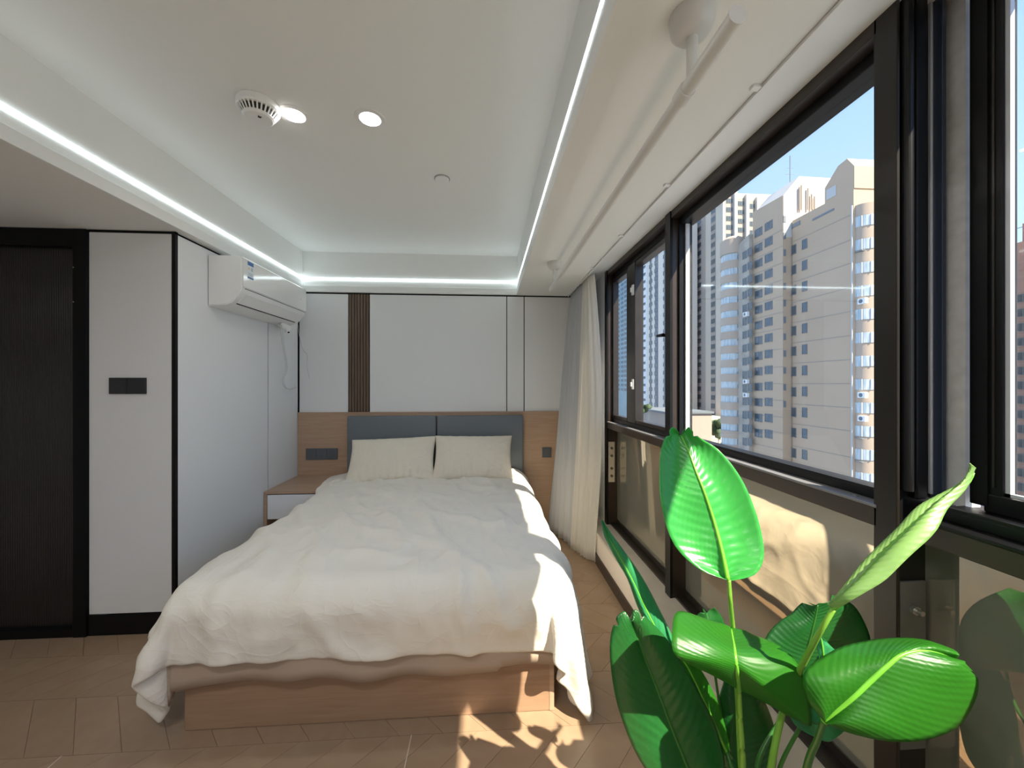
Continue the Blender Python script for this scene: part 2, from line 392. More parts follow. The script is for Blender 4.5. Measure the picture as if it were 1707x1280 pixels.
# tray mouldings: little step under the light line
tm = MB()
tm.box(TX0 - 0.001, TX0 + 0.010, TY0, YB - 0.005, ZC, ZC + 0.058, 0.002)
tm.box(TX1 - 0.010, TX1 + 0.001, TY0, YB - 0.005, ZC, ZC + 0.058, 0.002)
tm.box(TX0, TX1, YB - 0.016, YB - 0.004, ZC, ZC + 0.058, 0.002)
obj('tray_moulding', tm, M['ceil'], cl)
tl = thing('cove_light', 'thin white light line running round the inside of the raised ceiling tray', 'light strip', (TX0, YB, TZL - 0.01))
for a in ((TX0 - 0.001, TX0 + 0.007, TY0, YB - 0.006), (TX1 - 0.005, TX1 + 0.001, TY0, YB - 0.006), (TX0, TX1, YB - 0.013, YB - 0.004)):
    z0 = TZL - 0.007; z1 = TZL + 0.007
    if a[0] > 0: z0 += 0.002; z1 -= 0.002
    obj('light_strip', MB().box(*a, z0, z1), M['led'], tl)
# curtain track
tk = thing('curtain_track', 'slim white curtain track set into the ceiling beside the windows', 'curtain track', (XT, 1.5, 2.20))
obj('rail', MB().box(XT - 0.010, XT - 0.002, YN, YB - 0.01, 2.185, 2.262), M['white'], tk)
obj('rail', MB().box(XT + 0.004, XT + 0.012, YN, YB - 0.01, 2.195, 2.262), M['white'], tk)
obj('rail_slot', MB().box(XT - 0.002, XT + 0.004, YN, YB - 0.01, 2.215, 2.262), M['greyplate'], tk)
for y in (1.02, 1.55, 2.1, 2.7):
    obj('clip', MB().box(XT - 0.035, XT - 0.002, y, y + 0.02, 2.187, 2.197, 0.002), M['white'], tk)

# back wall with panels
wb_ = struct(obj('wall_back', MB().box(XL - 0.1, 1.2, YB + 0.012, YB + 0.12, 0, 2.6), M['blackmat']))
def pan(parent, x0, x1, z0, z1, y=YB):
    obj('panel', MB().box(x0, x1, y, y + 0.014, z0, z1, 0.0015, 1), M['panel'], parent)
zp = ZC - 0.014
pan(wb_, XL + 0.008, -1.262, 0, zp); pan(wb_, -1.068, 0.186, 0, zp); pan(wb_, 0.194, 0.350, 0, zp); pan(wb_, 0.358, 0.96, 0, zp)
obj('slat_backing', MB().box(-1.256, -1.074, YB + 0.004, YB + 0.013, 0.9, zp), M['slatbk'], wb_)
w = (1.256 - 1.074) / 7
for k in range(7):
    x = -1.256 + k * w
    obj('slat', MB().box(x + 0.003, x + w - 0.003, YB - 0.006, YB + 0.012, 1.106, zp, 0.003, 2), M['slat'], wb_)
# left wall with panels
wl = struct(obj('wall_left', MB().box(XL - 0.1, XL - 0.012, YD + 0.02, YB + 0.1, 0, 2.6), M['blackmat']))
yj = atX(447, 600, XL).y
for (a, b) in ((YD + 0.016, yj - 0.006), (yj + 0.009, YB - 0.014)):
    obj('panel', MB().box(XL - 0.014, XL, a, b, 0.07, zp, 0.0015, 1), M['panel'], wl)
struct(obj('baseboard_left', MB().box(XL - 0.013, XL + 0.002, YD + 0.016, YB, 0.002, 0.07), M['black']))
# door wall
wd = struct(obj('wall_door', MB().box(-2.06, XL - 0.012, YD + 0.014, YD + 0.12, 0, 2.6), M['blackmat']))
x147 = atY(147, 500, YD).x; x285 = atY(286, 500, YD).x
obj('panel', MB().box(x147 + 0.004, x285, YD, YD + 0.014, 0.115, zp, 0.0015, 1), M['panel'], wd)
obj('leak_cover', MB().box(x147 + 0.002, XL + 0.001, YD - 0.001, YD + 0.015, zp, ZC - 0.001), M['black'], wd)  # added black cover, hides a light leak above the panel
obj('corner_trim', MB().box(x285 + 0.002, XL + 0.001, YD - 0.002, YD + 0.016, 0.0, ZC - 0.001), M['black'], wd)
struct(obj('baseboard_door', MB().box(x147 + 0.002, XL + 0.001, YD - 0.004, YD + 0.013, 0.002, 0.112), M['black']))
# door
xd1 = x147; xd0 = -2.98
dr = thing('door_1', '', '', (xd1, YD, 0)); struct(dr); del dr['label']; del dr['category']
xg = atY(125, 500, YD).x
obj('door_frame', MB().box(xg, xd1, YD - 0.012, YD + 0.05, 0, ZC - 0.003, 0.002).box(xd0, xg, YD - 0.010, YD + 0.05, 2.10, ZC - 0.003, 0.002)
    .box(xd0, xg, YD - 0.008, YD + 0.04, 0.0, 0.045, 0.002).box(xd0, xd0 + 0.06, YD - 0.01, YD + 0.05, 0, ZC - 0.003, 0.002), M['blackmat'], dr)
P = []; nfl = 60
for zz in (0.045, 2.10):
    row = []
    for i in range(nfl * 8 + 1):
        x = xd0 + 0.06 + (xg - xd0 - 0.06) * i / (nfl * 8)
        row.append((x, YD + 0.022 - 0.003 * abs(sin(pi * i / 8)), zz))
    P.append(row)
M['flute'] = mat('fluted_dark_glass', (0.012, 0.011, 0.011), 0.20, spec=0.5)
obj('fluted_pane', MB().grid(P), M['flute'], dr, True)
obj('backing', MB().box(xd0, xg, YD + 0.03, YD + 0.06, 0.04, 2.12), M['dark'], dr)
obj('hinge_pin', MB().cyl((xg + 0.004, YD - 0.013, 1.985), (xg + 0.004, YD - 0.009, 1.985), 0.003).cyl((xg + 0.004, YD - 0.013, 1.80), (xg + 0.004, YD - 0.009, 1.80), 0.003), M['bolt'], dr)
# room behind the camera
struct(obj('wall_far_left', MB().box(XE - 0.1, XE, YN, YD + 0.1, -0.1, 2.6), M['wallpaint']))
struct(obj('wall_rear', MB().box(XE - 0.1, 1.2, YN - 0.1, YN, -0.1, 2.6), M['wallpaint']))
struct(obj('wall_door_side', MB().box(XE, xd0, YD, YD + 0.1, 0, 2.6), M['panel']))

# parapet, ledge, skirting, right pier
wr_ = struct(obj('wall_right', MB().box(0.836, 1.12, YN, YB, -0.12, 0.222), M['parapet']))
obj('ledge', MB().box(0.828, 1.0, YN, YB - 0.3, 0.222, 0.242, 0.002), M['stone'], wr_)
obj('pier', MB().box(0.955, 1.04, 3.04, YB + 0.1, 0.222, 2.4), M['wallpaint'], wr_)
struct(obj('baseboard_right', MB().box(0.822, 0.835, YN, YB - 0.02, 0.001, 0.075, 0.001), M['skirt']))

# ---- window wall
LED_Z = 0.242; TZ0, TZ1 = 1.008, 1.062; HZ = 2.19
def bay(name, y0, y1, panes=None):
    """one glazed bay between posts, y0 near, y1 far"""
    HZ = 2.19 if panes != 'dark' else 2.235
    w = thing(name, '', '', (XG, y0, LED_Z)); struct(w); del w['label']; del w['category']
    # sill rail, head rail, transom
    obj('sill_rail', MB().box(0.985, 1.06, y0, y1, LED_Z, LED_Z + 0.012).box(1.035, 1.06, y0, y1, LED_Z, 0.285), M['frame'], w)
    obj('head_rail', MB().box(XW, 1.08, y0, y1, HZ + 0.035, 2.262, 0.002), M['frameb'], w)
    obj('head_track', MB().box(1.0, 1.08, y0, y1, HZ, HZ + 0.035, 0.003), M['framed'], w)
    obj('transom', MB().box(XW, 1.06, y0, y1, TZ0, TZ1 - 0.008, 0.002), M['frameb'], w)
    obj('transom_cap', MB().box(XW - 0.003, 1.03, y0, y1, TZ1 - 0.008, TZ1, 0.002), M['capgrey'] if panes != 'dark' else M['framed'], w)
    obj('lower_track', MB().box(1.0, 1.08, y0, y1, TZ1, 1.085, 0.002).box(1.0, 1.01, y0, y1, 1.085, 1.092), M['framed'], w)
    obj('spandrel_pane', MB().box(XG, XG + 0.008, y0, y1 + (0.045 if panes == 'dark' else 0), 0.25, TZ0 + 0.07), M['spandrel'], w)
    return w
yA0 = 2.00; yA1 = 3.0; yB0 = 0.885; yB1 = 1.945; yC0 = -0.75; yC1 = 0.80
wa = bay('window_1', yA0, yA1)
# bay A upper: casement pair
zz0, zz1 = 1.085, HZ
y1055 = atX(1055, 600, XG).y; y1068 = atX(1068, 600, XG).y
obj('sash_frame', MB().box(1.0, 1.045, yA1 - 0.022, yA1, zz0, zz1, 0.003).box(1.005, 1.06, y1055, y1055 + 0.03, zz0, zz1, 0.003)
    .box(1.005, 1.06, y1055, yA1, zz0, zz0 + 0.03, 0.003).box(1.005, 1.06, y1055, yA1, zz1 - 0.03, zz1, 0.003), M['frame'], wa)
obj('sash_frame', MB().box(1.0, 1.06, y1068, y1055, zz0, zz1, 0.003).box(1.005, 1.06, yA0, yA0 + 0.03, zz0, zz1, 0.003)
    .box(1.005, 1.06, yA0, y1068, zz0, zz0 + 0.03, 0.003).box(1.005, 1.06, yA0, y1068, zz1 - 0.03, zz1, 0.003), M['frame'], wa)
obj('pane', MB().box(XG, XG + 0.006, y1055 + 0.02, yA1 - 0.01, zz0 + 0.02, zz1 - 0.02), M['glass'], wa)
obj('pane', MB().box(XG, XG + 0.006, yA0 + 0.02, y1068 + 0.01, zz0 + 0.02, zz1 - 0.02), M['glass'], wa)
for z in (atX(1062, 480, 1.0).z, atX(1062, 641, 1.0).z):
    obj('hinge', MB().box(0.990, 1.003, y1068 + 0.01, y1068 + 0.04, z - 0.035, z + 0.035, 0.003).cyl((0.986, y1068 + 0.025, z - 0.015), (0.986, y1068 + 0.025, z + 0.015), 0.009), M['white'], wa)
hz = atX(1104, 563, 1.0).z
obj('latch', MB().box(0.985, 1.006, yA0 + 0.02, yA0 + 0.045, hz - 0.05, hz + 0.05, 0.004).cyl((0.955, yA0 + 0.03, hz), (0.99, yA0 + 0.03, hz), 0.009)
    .cyl((0.955, yA0 + 0.02, hz), (0.955, yA0 + 0.09, hz + 0.004), 0.010, 0.008), M['framed'], wa)
wbb = bay('window_2', yB0, yB1)
obj('sash_frame', MB().box(1.0, 1.07, yB1 - 0.012, yB1, zz0, zz1, 0.002), M['framed'], wbb)
obj('seal_strip', MB().box(1.03, 1.05, yB1 - 0.022, yB1 - 0.012, zz0, zz1), M['sealgrey'], wbb)
obj('pane', MB().box(XG, XG + 0.006, yB0, yB1 - 0.015, zz0, zz1), M['glass'], wbb)
wc = bay('window_3', yC0, yC1, 'dark')
ys1 = yC1 - 0.012; ys0 = atX(1672, 500, 1.075).y
obj('sash_stile', MB().box(1.075, 1.11, ys0, ys1, 1.095, 2.235, 0.003).box(1.070, 1.076, ys0 + 0.045, ys1 - 0.035, 1.1, 2.235), M['framed'], wc)
for k in range(3):
    y = ys0 + 0.012 + 0.011 * k
    obj('stile_ridge', MB().box(1.072, 1.076, y, y + 0.003, 1.14, 2.235), M['frame'], wc)
obj('sash_rail', MB().box(1.072, 1.11, yC0, ys0 + 0.03, 1.085, 1.125, 0.003), M['framed'], wc)
obj('seal_strip', MB().box(1.080, 1.09, ys0 - 0.008, ys0 + 0.001, 1.12, 2.235).box(1.080, 1.09, yC0, ys0, 1.125, 1.132), M['alu'], wc)
obj('pane', MB().box(1.09, 1.096, yC0, ys0, 1.125, 2.235), M['glass'], wc)
# bays behind the camera
wdd = bay('window_4', -2.7, -0.87)
obj('pane', MB().box(XG, XG + 0.006, -2.7, -0.87, zz0, zz1), M['glass'], wdd)

# posts
p1 = struct(obj('trim_1', MB().box(XW, 1.055, yB1, yA0, LED_Z, 2.262, 0.002), M['frameb']))
obj('post_edge', MB().box(XW - 0.004, XW + 0.010, yB1 - 0.001, yA0 + 0.001, LED_Z, 2.262), M['framed'], p1)
p0 = struct(obj('trim_2', MB().box(XW, 1.045, yA1, yA1 + 0.05, LED_Z, 2.262, 0.002), M['frameb']))
obj('post_edge', MB().box(XW - 0.006, XW + 0.008, yA1 - 0.002, yA1 + 0.051, LED_Z, 2.262), M['framed'], p0)
# big post with recessed camera-side profile
M['framec'] = mat('dark_bronze_post', (0.016, 0.013, 0.010), 0.34, spec=0.4)
p2 = struct(obj('trim_3', MB().box(XW, XW + 0.008, 0.838, 0.893, LED_Z, 2.262, 0.002), M['framec']))
obj('post_core', MB().box(XW + 0.006, 1.12, 0.845, 0.887, LED_Z, 2.262), M['framed'], p2)
obj('post_tube', MB().cyl((0.985, 0.838, 1.11), (0.985, 0.838, 2.262), 0.012).box(1.0, 1.03, 0.83, 0.846, 1.09, 2.262, 0.004), M['framed'], p2)
obj('post_bright_edge', MB().box(1.046, 1.052, 0.838, 0.845, 1.10, 2.262, 0.001), M['alu'], p2)
obj('post_fin', MB().box(1.052, 1.062, 0.820, 0.845, 1.09, 2.262, 0.001), M['bluedark'], p2)
obj('grey_seal', MB().box(1.083, 1.12, 0.800, 0.845, 1.08, 2.262), M['sealgrey'], p2)
p3 = struct(obj('trim_4', MB().box(XW, 1.12, -0.87, -0.75, LED_Z, 2.262, 0.002), M['frameb']))

def bracket(x0, x1, z0, z1, y, m, label, zs):
    b = thing('corner_bracket', label, 'bracket', ((x0 + x1) / 2, y, z0))
    obj('plate', MB().box(x0, x1, y - 0.006, y, z0, z1, 0.001), m, b)
    for z in zs:
        xc = (x0 + x1) / 2
        o = obj('bolt', MB().cyl((xc, y - 0.014, z), (xc, y - 0.005, z), 0.011, 0.011, 6).cyl((xc, y - 0.026, z), (xc, y - 0.01, z), 0.006, 0.006, 10), M['boltd'] if m is M['bracket'] else M['bolt'], b, 'auto')
    return b
bracket(0.968, 1.018, 0.58, 0.90, yA1, M['bracket'], 'pale steel plate with four bolts on window post next to sheer curtain', (0.85, 0.79, 0.69, 0.63))
bracket(0.970, 1.035, 0.50, 0.895, 0.845, M['bracketd'], 'dull grey steel plate with protruding bolts on dark near window post', (0.83, 0.735, 0.60))
# screw on transom
obj('screw', MB().cyl((0.98, 0.96, TZ1), (0.98, 0.96, TZ1 + 0.004), 0.006, n=8), M['bolt'], wbb)

# ================================================================== BED
BX0, BX1, BY0, BY1 = -1.18, 0.28, 1.585, 3.51
bed = thing('bed', 'oak platform bed under a cream duvet against the headboard wall', 'bed', (-0.45, 2.5, 0))
obj('bed_base', MB().box(BX0, BX1, BY0, BY1, 0.002, 0.30, 0.002), M['oakbed'], bed)
obj('edge_strip', MB().box(BX1 - 0.018, BX1 + 0.001, BY0 - 0.002, BY0 + 0.02, 0.002, 0.30, 0.001), M['oak'], bed)
obj('mattress', MB().box(BX0 - 0.02, BX1 + 0.02, BY0 - 0.01, BY1, 0.30, 0.525, 0.04, 4), M['pillow'], bed, True)
# wavy hem of the under-sheet hanging below the duvet
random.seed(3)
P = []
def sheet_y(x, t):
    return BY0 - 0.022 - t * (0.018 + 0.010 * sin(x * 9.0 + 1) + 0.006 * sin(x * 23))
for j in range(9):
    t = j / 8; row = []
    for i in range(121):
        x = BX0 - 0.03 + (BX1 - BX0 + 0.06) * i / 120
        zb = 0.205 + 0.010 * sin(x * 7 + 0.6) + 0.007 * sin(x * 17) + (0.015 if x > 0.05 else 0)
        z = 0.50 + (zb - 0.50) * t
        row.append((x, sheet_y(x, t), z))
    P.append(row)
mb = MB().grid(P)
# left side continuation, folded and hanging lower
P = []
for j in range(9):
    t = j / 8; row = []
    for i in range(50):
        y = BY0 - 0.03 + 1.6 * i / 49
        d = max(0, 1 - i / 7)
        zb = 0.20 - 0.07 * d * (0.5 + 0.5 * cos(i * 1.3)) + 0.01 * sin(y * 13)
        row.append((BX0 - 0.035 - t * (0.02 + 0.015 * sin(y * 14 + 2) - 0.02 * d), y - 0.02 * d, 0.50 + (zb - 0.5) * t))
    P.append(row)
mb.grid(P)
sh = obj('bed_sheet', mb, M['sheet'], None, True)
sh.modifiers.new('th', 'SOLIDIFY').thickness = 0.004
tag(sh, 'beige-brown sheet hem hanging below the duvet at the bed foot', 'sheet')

# headboard
hb = thing('headboard', 'light oak headboard wall panel with two grey-blue padded cushions', 'headboard', (-0.5, YB, 0))
hz = 1.092
obj('wood_panel', MB().box(XL + 0.003, 0.92, YB - 0.025, YB - 0.002, 0.0, hz, 0.001), M['oak'], hb)
obj('top_cap', MB().box(XL + 0.003, 0.92, YB - 0.028, YB - 0.001, hz, hz + 0.012, 0.001), M['oak'], hb)
for (a, b) in ((-1.242, -0.457), (-0.449, 0.338)):
    obj('cushion', MB().box(a, b, YB - 0.085, YB - 0.026, 0.30, 1.072, 0.012, 4), M['cushion'], hb, 'auto')
# left socket strip, right switch
s0 = atY(510, 748, YB - 0.03); s1 = atY(563, 766, YB - 0.03)
so = thing('socket_plate', 'long grey three-gang socket plate on oak panel above the nightstand', 'socket', (s0.x, YB - 0.026, s1.z), None)
wdt = (s1.x - s0.x) / 3
for k in range(3):
    pl = obj('gang_plate', MB().box(s0.x + k * wdt + 0.0008, s0.x + (k + 1) * wdt - 0.0008, YB - 0.037, YB - 0.0255, s1.z, s0.z, 0.002), M['greyplate'], so)
    xc = s0.x + (k + .5) * wdt; zc = (s0.z + s1.z) / 2
    if k < 2:
        h = MB()
        for dx in (-0.008, 0.008): h.box(xc + dx - 0.001, xc + dx + 0.001, YB - 0.0375, YB - 0.0368, zc + 0.014, zc + 0.023)
        h.box(xc - 0.001, xc + 0.001, YB - 0.0375, YB - 0.0368, zc - 0.008, zc + 0.000)
        for dx in (-0.008, 0.008): h.box(xc + dx - 0.003, xc + dx + 0.003, YB - 0.0375, YB - 0.0368, zc - 0.020, zc - 0.018)
        obj('pin_slots', h, M['blackplate'], pl)
    else:
        for dx in (-0.014, 0.0, 0.014): obj('switch_line', MB().box(xc + dx - 0.0004, xc + dx + 0.0004, YB - 0.0375, YB - 0.0368, s1.z + 0.004, s0.z - 0.004), M['blackplate'], pl)
so2 = thing('wall_switch', 'small grey switch plate on oak panel half hidden by grey curtain', 'switch', (0.56, YB - 0.026, 0.67))
obj('plate', MB().box(0.520, 0.606, YB - 0.036, YB - 0.0255, 0.672, 0.765, 0.002), M['greyplate'], so2)
obj('rocker', MB().box(0.528, 0.598, YB - 0.039, YB - 0.035, 0.680, 0.757, 0.002), M['greyplate'], so2)

# nightstand
ns = thing('nightstand', 'oak nightstand with a white drawer wedged between left wall and bed', 'nightstand', (-1.45, 3.1, 0))
nx0, nx1, ny0 = XL + 0.003, -1.225, 3.05
obj('top_board', MB().box(nx0, nx1, ny0, YB - 0.03, 0.518, 0.537, 0.001), M['oak'], ns)
obj('side_board', MB().box(nx0, nx0 + 0.022, ny0, YB - 0.03, 0.002, 0.518, 0.001), M['oak'], ns)
obj('side_board', MB().box(nx1 - 0.02, nx1, ny0, YB - 0.03, 0.002, 0.518, 0.001), M['oak'], ns)
obj('drawer', MB().box(nx0 + 0.025, nx1 - 0.022, ny0 + 0.002, YB - 0.05, 0.325, 0.510, 0.002), M['whitelac'], ns)
obj('open_shelf', MB().box(nx0 + 0.022, nx1 - 0.02, ny0 + 0.02, YB - 0.03, 0.02, 0.04).box(nx0 + 0.022, nx1 - 0.02, YB - 0.04, YB - 0.031, 0.02, 0.518), M['dark'], ns)  # shade of the void put into the near-black shelf and back

# ---- cloth simulation helper
def simulate(mesh_co, faces, colliders, frames, setup, pins=None):
    me = bpy.data.meshes.new('sim'); me.from_pydata(mesh_co, [], faces); me.update()
    o = bpy.data.objects.new('sim', me); COL.objects.link(o)
    if pins:
        vg = o.vertex_groups.new(name='pin'); vg.add(pins, 1.0, 'REPLACE')
    cm = o.modifiers.new('cloth', 'CLOTH'); st = cm.settings
    if pins: st.vertex_group_mass = 'pin'
    setup(cm)
    cm.point_cache.frame_start = 1; cm.point_cache.frame_end = frames
    SC.frame_start = 1; SC.frame_end = frames
    for f in range(1, frames + 1): SC.frame_set(f)
    dg = bpy.context.evaluated_depsgraph_get(); ev = o.evaluated_get(dg)
    out = [o.matrix_world @ v.co for v in ev.data.vertices]
    bpy.data.objects.remove(o); bpy.data.meshes.remove(me)
    SC.frame_set(1)
    return out
def collider(mb, fr=5):
    me = bpy.data.meshes.new('col'); mb.bm.to_mesh(me); mb.bm.free(); o = bpy.data.objects.new('col', me); COL.objects.link(o)
    o.modifiers.new('c', 'COLLISION'); o.collision.thickness_outer = 0.012; o.collision.cloth_friction = fr; o.collision.damping = 0.5
    return o

# duvet
nx, ny = 96, 92
dx0, dx1, dy0, dy1 = -1.60, 0.735, 1.375, 3.50
co = []; fc = []
for j in range(ny + 1):
    for i in range(nx + 1):
        x = dx0 + (dx1 - dx0) * i / nx; y = dy0 + (dy1 - dy0) * j / ny
        y += -0.02 * (x + 0.45) * (1 - j / ny)
        hd = min(1, max(0, (y - 2.65) / 0.4)); hd = hd * hd * (3 - 2 * hd)
        x = 0.70 + (x - 0.70) * (1 - 0.115 * hd)
        co.append((x, y, 0.585 + 0.015 * noise.noise(Vector((x * 3.1, y * 3.1, 0))) + 0.008 * noise.noise(Vector((x * 9, y * 7, 4)))))
for j in range(ny):
    for i in range(nx):
        a = j * (nx + 1) + i; fc.append((a, a + 1, a + nx + 2, a + nx + 1))
c2 = collider(MB().box(XL, -1.21, 3.04, YB, 0.0, 0.538, 0.01, 2))
c1 = collider(MB().box(BX0 - 0.06, BX1 + 0.065, BY0 - 0.035, BY1 + 0.05, 0.0, 0.545, 0.085, 5))
def dset(cm):
    s = cm.settings; s.quality = 5; s.mass = 0.5; s.tension_stiffness = 12; s.compression_stiffness = 12; s.shear_stiffness = 4
    s.bending_stiffness = 1.8; s.air_damping = 2.0; s.tension_damping = 5; s.compression_damping = 5; s.bending_damping = 0.5
    s.shrink_min = -0.03
    cm.collision_settings.distance_min = 0.006; cm.collision_settings.collision_quality = 2; cm.collision_settings.use_self_collision = False
pins = [ny * (nx + 1) + i for i in range(nx + 1)]
dv = simulate(co, fc, [c1], 46, dset, [ny * (nx + 1) + i for i in range(14, nx - 22)])
bpy.data.objects.remove(c1); bpy.data.objects.remove(c2)
me = bpy.data.meshes.new('duvet'); me.from_pydata([tuple(v) for v in dv], [], fc); me.update()
bm = bmesh.new(); bm.from_mesh(me)
bm.normal_update()
for k, v in enumerate(bm.verts):
    j, i = divmod(k, nx + 1)
    e = min(i, nx - i, j) / 6.0; e = min(1.0, e)
    p = v.co.copy()
    puff = 0.010 * e + 0.016 * e * noise.noise(Vector((p.x * 2.2, p.y * 2.2, p.z * 2.2 + 3)))
    # soft creases running diagonally
    q = Vector(((p.x + 0.55 * p.y) * 4.5, (p.y - p.x) * 1.3, p.z * 2)); n = noise.noise(q)
    crease = 0.022 * (1 - min(1, abs(n) * 3.2)) ** 2
    q2 = Vector((p.x * 11, p.y * 5, p.z * 5 + 7)); n2 = noise.noise(q2)
    crease += 0.012 * (1 - min(1, abs(n2) * 3)) ** 2
    v.co = p + v.normal * (puff + crease)
dob = obj('duvet', bm, M['duvet'], None, True, normals=False)
md = dob.modifiers.new('th', 'SOLIDIFY'); md.thickness = 0.022; md.offset = -0.9
md = dob.modifiers.new('ss', 'SUBSURF'); md.levels = 1; md.render_levels = 1
tag(dob, 'rumpled cream duvet draped over the whole bed with drooping corners', 'duvet')

# pillows: inflated two-sided cloth, sized in its own plane, then leaned on the headboard
def pillow(name, label, center, w, h, tilt, yaw, roll, seed):
    n, m = 40, 28; co = []; fc = []
    for side in (0, 1):
        for j in range(m + 1):
            for i in range(n + 1):
                u = i / n * 2 - 1; v = j / m * 2 - 1
                b = (1 - u ** 2) ** 0.42 * (1 - v ** 2) ** 0.42 if abs(u) < 1 and abs(v) < 1 else 0
                pin = 1 - 0.07 * (1 - v * v) * (abs(u) ** 3); pinv = 1 - 0.09 * (1 - u * u) * (abs(v) ** 3)
                x = u * w / 2 * pin; y = v * h / 2 * pinv
                q = Vector((x * 5, y * 5, seed))
                edge = max(abs(u), abs(v))
                ang = atan2(v * h, u * w)
                wr = 0.010 * noise.noise(Vector((ang * 9 + seed, edge * 1.5, seed))) * edge ** 2 * min(1, b * 3)
                wr += 0.012 * noise.noise(q) * b
                if v < -0.2: wr += 0.011 * sin(u * 38 + 4 * noise.noise(q)) * (min(1, (-v - 0.2) * 1.6)) * min(1, b * 2.2) * (0.5 + 0.5 * noise.noise(Vector((u * 4, seed, 1))))
                z = (b * 0.085 + wr) * (1 if side == 0 else -0.75)
                co.append((x, y, z))
    N = (n + 1) * (m + 1)
    for side in (0, 1):
        for j in range(m):
            for i in range(n):
                a = side * N + j * (n + 1) + i
                f = (a, a + 1, a + n + 2, a + n + 1)
                fc.append(f if side == 0 else tuple(reversed(f)))
    me = bpy.data.meshes.new(name); me.from_pydata(co, [], fc); bm = bmesh.new(); bm.from_mesh(me)
    bmesh.ops.remove_doubles(bm, verts=bm.verts, dist=0.0005)
    R = Matrix.Rotation(yaw, 4, 'Z') @ Matrix.Rotation(tilt, 4, 'X') @ Matrix.Rotation(roll, 4, 'Z')
    bm.transform(Matrix.Translation(center) @ R)
    o = obj(name, bm, M['pillow'], None, True)
    s = o.modifiers.new('ss', 'SUBSURF'); s.levels = 1; s.render_levels = 1
    tag(o, label, 'pillow', 'cream pillows on the bed'); return o
pillow('pillow', 'left cream pillow with raised right corner, nearest the nightstand', Vector((-0.80, 3.33, 0.715)), 0.75, 0.44, radians(52), radians(0), radians(2.5), 1.3)
pillow('pillow', 'right cream pillow, nearest the curtains and windows', Vector((-0.115, 3.33, 0.725)), 0.70, 0.44, radians(54), radians(0), radians(-0.5), 5.1)

# ================================================================== CURTAINS
def drape(name, m, label, y0, y1, n, amp, folds, xtop, xbot_fn, seed, zt, zb=0.015, th=0.002):
    P = []; nz = 28
    for j in range(nz + 1):
        t = j / nz; z = zt + (zb - zt) * t; row = []
        for i in range(n + 1):
            s = i / n; y = y0 + (y1 - y0) * s
            a = amp * (0.75 + 0.5 * t)
            ph = s * folds * 2 * pi + 0.5 * sin(t * 2.2 + seed + s * 3) 
            x = xtop + xbot_fn(s, t) + a * sin(ph) * (0.8 + 0.3 * noise.noise(Vector((s * 5, t * 1.5, seed))))
            yy = y + 0.014 * cos(ph * 1.0 + 1) + 0.02 * noise.noise(Vector((s * 4, t * 2, seed + 5)))
            row.append((x, yy, z))
        P.append(row)
    o = obj(name, MB().grid(P), m, None, True)
    s = o.modifiers.new('th', 'SOLIDIFY'); s.thickness = th
    tag(o, label, 'curtain'); return o
drape('curtain', M['curtain'], 'grey opaque curtain bunched against the headboard wall', 3.53, 3.10, 150, 0.032, 5.5, 0.795,
      lambda s, t: -(0.19 * t ** 0.8) * (1 - 0.75 * s) - 0.02 * t, 2.0, 2.19)
drape('sheer_curtain', M['sheer'], 'sheer white curtain hanging at the window edge, partly sunlit', 3.12, 2.86, 170, 0.026, 6.5, 0.800,
      lambda s, t: 0.055 * sin(pi * min(1, t * 1.05)) * s - 0.10 * t * (1 - s), 6.0, 2.19)

# ================================================================== HANGING ROD
XR = 0.466; ZR = 2.046
rd = thing('hanging_rail', 'long white tubular clothes rail hung from the ceiling on two stems', 'clothes rail', (XR, 1.6, ZC))
yn = atX(1229, 22, XR).y
for y in (0.843, 2.61):
    obj('ceiling_rose', MB().lathe([(0.050, 0), (0.050, -0.012), (0.046, -0.032), (0.034, -0.045), (0.014, -0.050)], (XR, y, ZC), n=32), M['rod'], rd, 'auto')
    obj('stem', MB().cyl((XR, y, ZC - 0.045), (XR, y, ZR), 0.0125), M['rod'], rd, 'auto')
obj('outer_tube', MB().cyl((XR, 0.885, ZR), (XR, yn, ZR), 0.0165, n=28).cyl((XR, 0.885, ZR), (XR, 0.881, ZR), 0.0185, n=28), M['rod'], rd, 'auto')
obj('inner_tube', MB().cyl((XR, 0.885, ZR), (XR, 2.76, ZR), 0.0150, n=28).cyl((XR, 0.862, ZR), (XR, 0.898, ZR), 0.0195, n=28), M['rod'], rd, 'auto')
obj('end_cap', MB().cyl((XR, yn, ZR), (XR, yn - 0.003, ZR), 0.0178, n=28), M['rod'], rd, 'auto')

# ================================================================== CEILING FITTINGS
def cz(px, py): return atZ(px, py, TZT)
p = cz(431, 173)
SD = 1.2
sm = thing('smoke_detector', 'round white smoke detector with dark vent slots on the ceiling', 'smoke detector', p)
obj('base_ring', MB().lathe([(0.078, 0), (0.081, -0.004), (0.081, -0.028), (0.074, -0.034)], p, n=40), M['white'], sm, 'auto')
obj('dark_core', MB().lathe([(0.066, -0.030), (0.056, -0.058)], p, n=32), M['grille'], sm)
mb = MB()
for k in range(28):
    a = 2 * pi * k / 28; c, s = cos(a), sin(a)
    r0, r1 = 0.073, 0.056
    t = Vector((-s, c, 0)) * 0.0030
    A = p + Vector((c * r0, s * r0, -0.033)); B = p + Vector((c * r1, s * r1, -0.059))
    mb.prism([A - t, A + t, B + t, B - t], Vector((c, s, 0)) * 0.003)
obj('vent_fins', mb, M['white'], sm)
obj('cap', MB().lathe([(0.058, -0.056), (0.060, -0.060), (0.052, -0.067), (0.012, -0.070)], p, n=36), M['white'], sm, 'auto')
